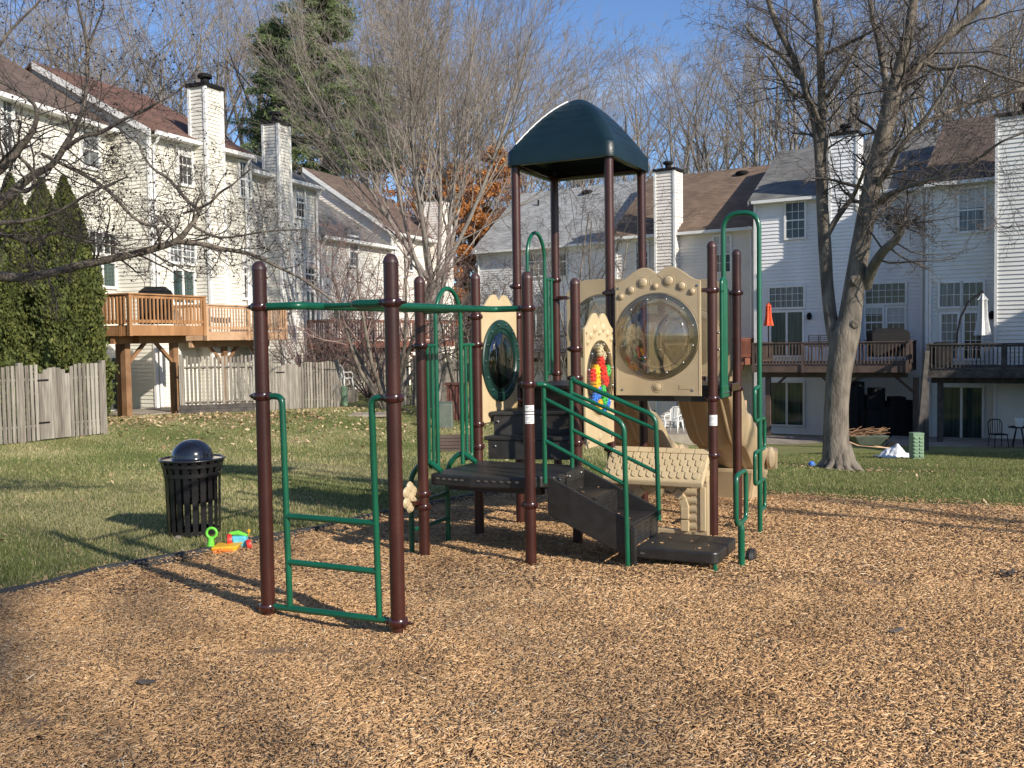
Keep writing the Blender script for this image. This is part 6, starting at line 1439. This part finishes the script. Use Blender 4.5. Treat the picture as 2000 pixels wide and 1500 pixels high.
folded_umbrella(1501, 594, 640, 702, 38.7, 'umb_r', 'folded red orange umbrella at the left end of the brown deck', .17)
t = folded_umbrella(1919, 581, 665, 585, 34.2, 'umb_w', 'folded grey white cantilever umbrella hanging over the dark deck', .26)
zz = lambda y: EYE + (655 - y) * 34.2 / F; xx = lambda p_: float(at(p_, 650, 34.2)[0])
m_ = MB(); m_.tube([(xx(1868), 34.2, zz(705)), (xx(1870), 34.2, zz(655)), (xx(1876), 34.2, zz(625)), (xx(1890), 34.2, zz(596)), (xx(1919), 34.2, zz(574)), (xx(1922), 34.2, zz(585))], .035, 10); m_.build('curved_arm', MT['dark'], t, smooth=True)
folded_umbrella(184, 492, 570, 630, 28.2, 'umb_t', 'folded beige umbrella on the orange deck beside the evergreens', .17)
def grill(px, py, Yd, w, label):
    x, _, z = at(px, py, Yd); m_ = MB(); m_.hexa([(x - w / 2, Yd - .3, z - 1.1), (x + w / 2, Yd - .3, z - 1.1), (x + w / 2, Yd + .3, z - 1.1), (x - w / 2, Yd + .3, z - 1.1)], [(x - w / 2, Yd - .3, z - .16), (x + w / 2, Yd - .3, z - .16), (x + w / 2, Yd + .3, z - .16), (x - w / 2, Yd + .3, z - .16)])
    m_.hexa([(x - w / 2, Yd - .3, z - .158), (x + w / 2, Yd - .3, z - .158), (x + w / 2, Yd + .3, z - .158), (x - w / 2, Yd + .3, z - .158)], [(x - w * .32, Yd - .12, z), (x + w * .32, Yd - .12, z), (x + w * .32, Yd + .16, z), (x - w * .32, Yd + .16, z)]); tag(m_.build('covered_grill', MT['dark'], bevel=.04), label, 'grill')
grill(303, 560, 28.6, .85, 'black covered grill behind the rail of the orange deck')
grill(1735, 641, 37.6, 1.5, 'wide black covered grill at the window end of the brown deck')
grill(1838, 668, 34.3, .6, 'black covered grill at the left end of the dark deck')
def tallchair(px, Yd, zf, label, mt='dark'):
    x = float(at(px, 680, Yd)[0]); t = thing('bar_chair', (x, Yd, zf), label, 'chair', 'metal chairs on the brown deck'); 
    for sx_, sy_ in ((-1, -1), (1, -1), (-1, 1), (1, 1)): MB().tube([(x + sx_ * .22, Yd + sy_ * .2, zf), (x + sx_ * .19, Yd + sy_ * .18, zf + (.72 if sy_ < 0 else 1.15))], .018, 6).build('leg', MT[mt], t)
    MB().box((x, Yd, zf + .70), (.44, .42, .04)).build('seat', MT[mt], t, bevel=.01); b = MB()
    for k in range(5): b.box((x, Yd + .19, zf + .80 + k * .08), (.40, .02, .03))
    b.build('backrest', MT[mt], t); return t
tallchair(1592, 38.3, .56, 'slatted metal bar chair left of the forked tree on the brown deck'); tallchair(1614, 38.6, .56, 'metal bar chair half hidden by the left side of the forked trunk'); tallchair(1672, 37.9, .56, 'metal bar chair just right of the forked trunk')
t = MB(); x = float(at(1965, 700, 34)[0]); t.tube([(x, 34, .47), (x, 34, 1.2)], .04, 8); t.lathe((x, 34, 1.2), [(.5, 0), (.5, .04), (0, .04)], 24); tag(t.build('patio_table', MT['dark'], smooth=True), 'round dark patio table on the dark deck', 'table')
x = float(at(1990, 830, 31.5)[0]); z = float(H(x, 31.5)); t = MB(); t.lathe((x, 31.5, z + .66), [(.32, 0), (.32, .03), (0, .03)], 20)
for k in range(4): a = k * 1.57 + .4; t.tube([(x + .26 * math.cos(a), 31.5 + .26 * math.sin(a), z), (x + .1 * math.cos(a), 31.5 + .1 * math.sin(a), z + .66)], .015, 6)
tag(t.build('patio_table', MT['dark'], smooth=True), 'small iron table with a white pot under the dark deck', 'table')
t = MB(); t.lathe((x, 31.5, z + .69), [(.10, 0), (.15, .28), (.13, .28), (.09, .03), (0, .03)], 18); tag(t.build('flower_pot', MT['whitep'], smooth=True), 'white pot on the small iron table', 'pot')
x = float(at(1950, 830, 31.8)[0]); t = thing('iron_chair', (x, 31.8, z), 'curly black iron chair on the patio under the dark deck', 'chair')
b = MB(); b.box((x, 31.8, z + .42), (.45, .42, .03)); b.build('seat', MT['dark'], t); b = MB(); b.tube(bend([(x - .22, 32.0, z + .4), (x - .24, 32.05, z + .9), (x + .24, 32.05, z + .9), (x + .22, 32.0, z + .4)], .2), .016, 8)
for k in range(5): b.tube([(x - .16 + k * .08, 32.0, z + .42), (x - .16 + k * .08, 32.05, z + .9)], .010, 6)
b.build('backrest', MT['dark'], t, smooth=True)
for sx_ in (-1, 1):
    for sy_ in (-1, 1): MB().tube([(x + sx_ * .2, 31.8 + sy_ * .19, z + .42), (x + sx_ * .23, 31.8 + sy_ * .22, z)], .014, 6).build('leg', MT['dark'], t)
# flat paving slab near the round pedestal
g = ground(722, 812); t = MB(); t.box((g[0], g[1], g[2] + .03), (1.0, 1.0, .06)); tag(t.build('paving_slab', MT['stone'], bevel=.01), 'flat grey paving slab set in the lawn right of the round pedestal', 'slab')
x = float(at(300, 790, 29.5)[0]); t = MB(); t.box((x, 29.8, float(H(x, 29.8)) + .04), (2.6, 2.2, .10), [AV, AU, ZZ]); tag(t.build('patio', MT['stone'], bevel=.01), kind='structure')
t = MB(); p, q = at(350, 806, 28.2), at(500, 812, 28.9); p[2] = float(H(p[0], p[1])); q[2] = float(H(q[0], q[1]))
for k in range(2): t.box(((p[0] + q[0]) / 2, (p[1] + q[1]) / 2 - .1 + k * .05, (p[2] + q[2]) / 2 + .07 + k * .13), (np.hypot(q[0] - p[0], q[1] - p[1]), .16, .13), [norm((q[0] - p[0], q[1] - p[1], 0)), norm((-(q[1] - p[1]), q[0] - p[0], 0)), ZZ])
tag(t.build('retaining_timbers', MT['wood_d'], bevel=.01), 'low weathered timbers along the foot of the grey fence behind the left ladder post', 'timbers')

# ================================================================== TREES OUTSIDE THE FRAME that shade the play area
for i, (x, y, s, lab) in enumerate(((19.3, -20.2, 1.0, 'tall bare tree far behind the viewer'), (16.0, -19.5, .95, 'second tall bare tree far behind the viewer'), (19.0, -25.5, 1.1, 'farthest tall bare tree behind the viewer'), (13.0, -16.5, .9, 'nearest of the tall bare trees behind the viewer'), (11.3, .8, .44, 'slender bare tree just right of the view'), (22.0, 5.0, .6, 'bare tree on the lawn right of the play area'),
                                     (33, 12, .6, 'second bare tree on the right lawn'))):
    bare((i * 3 + 1) % 7, x, y, s, i * 1.3, lab, mats=('bark3', 'twig'), group='bare trees around the viewer', zoff=0)

# ================================================================== LIGHT, SKY
SUN_EL, SUN_AZ = R(27), (.665, -.747)
sd = bpy.data.lights.new('sun', 'SUN'); sd.energy = 5.0; sd.angle = R(.6); sd.color = (1.0, .91, .78)
so = bpy.data.objects.new('sun', sd); col.objects.link(so)
dv_ = Vector((SUN_AZ[0] * math.cos(SUN_EL), SUN_AZ[1] * math.cos(SUN_EL), math.sin(SUN_EL))).normalized()
so.rotation_euler = dv_.to_track_quat('Z', 'Y').to_euler()
wd_ = bpy.data.worlds.new("World"); scene.world = wd_; wd_.use_nodes = True; nt = wd_.node_tree; N = nt.nodes; K = nt.links
bgn = N["Background"]; sk = N.new("ShaderNodeTexSky"); sk.sky_type = 'NISHITA'; sk.sun_disc = False; sk.sun_elevation = SUN_EL
sk.sun_rotation = math.atan2(SUN_AZ[0], SUN_AZ[1]); sk.air_density = 1.0; sk.dust_density = .6; sk.ozone_density = 2.2
tc = N.new("ShaderNodeTexCoord"); mp = N.new("ShaderNodeMapping"); mp.inputs["Scale"].default_value = (1, 1, 2.6); nz = N.new("ShaderNodeTexNoise"); nz.inputs["Scale"].default_value = 2.6; nz.inputs["Detail"].default_value = 9; nz.inputs["Roughness"].default_value = .58
K.new(tc.outputs["Generated"], mp.inputs[0]); K.new(mp.outputs[0], nz.inputs[0])
rp_ = N.new("ShaderNodeValToRGB"); rp_.color_ramp.elements[0].position = .58; rp_.color_ramp.elements[1].position = .78; rp_.color_ramp.elements[0].color = (0, 0, 0, 1); rp_.color_ramp.elements[1].color = (.75, .75, .75, 1)
K.new(nz.outputs[0], rp_.inputs[0]); mx = N.new("ShaderNodeMix"); mx.data_type = 'RGBA'; K.new(rp_.outputs[0], mx.inputs[0]); K.new(sk.outputs[0], mx.inputs[6]); mx.inputs[7].default_value = (8.5, 8.8, 9.4, 1)
tn = N.new('ShaderNodeMix'); tn.data_type = 'RGBA'; tn.blend_type = 'MULTIPLY'; tn.inputs[0].default_value = 1; tn.inputs[7].default_value = (.85, 1.0, 1.26, 1); K.new(sk.outputs[0], tn.inputs[6]); K.new(tn.outputs[2], mx.inputs[6])
K.new(mx.outputs[2], bgn.inputs[0]); bgn.inputs[1].default_value = .09
scene.view_settings.view_transform = 'Standard'; scene.view_settings.look = 'None'; scene.view_settings.exposure = .48; scene.view_settings.gamma = 1
scene.render.engine = 'CYCLES'
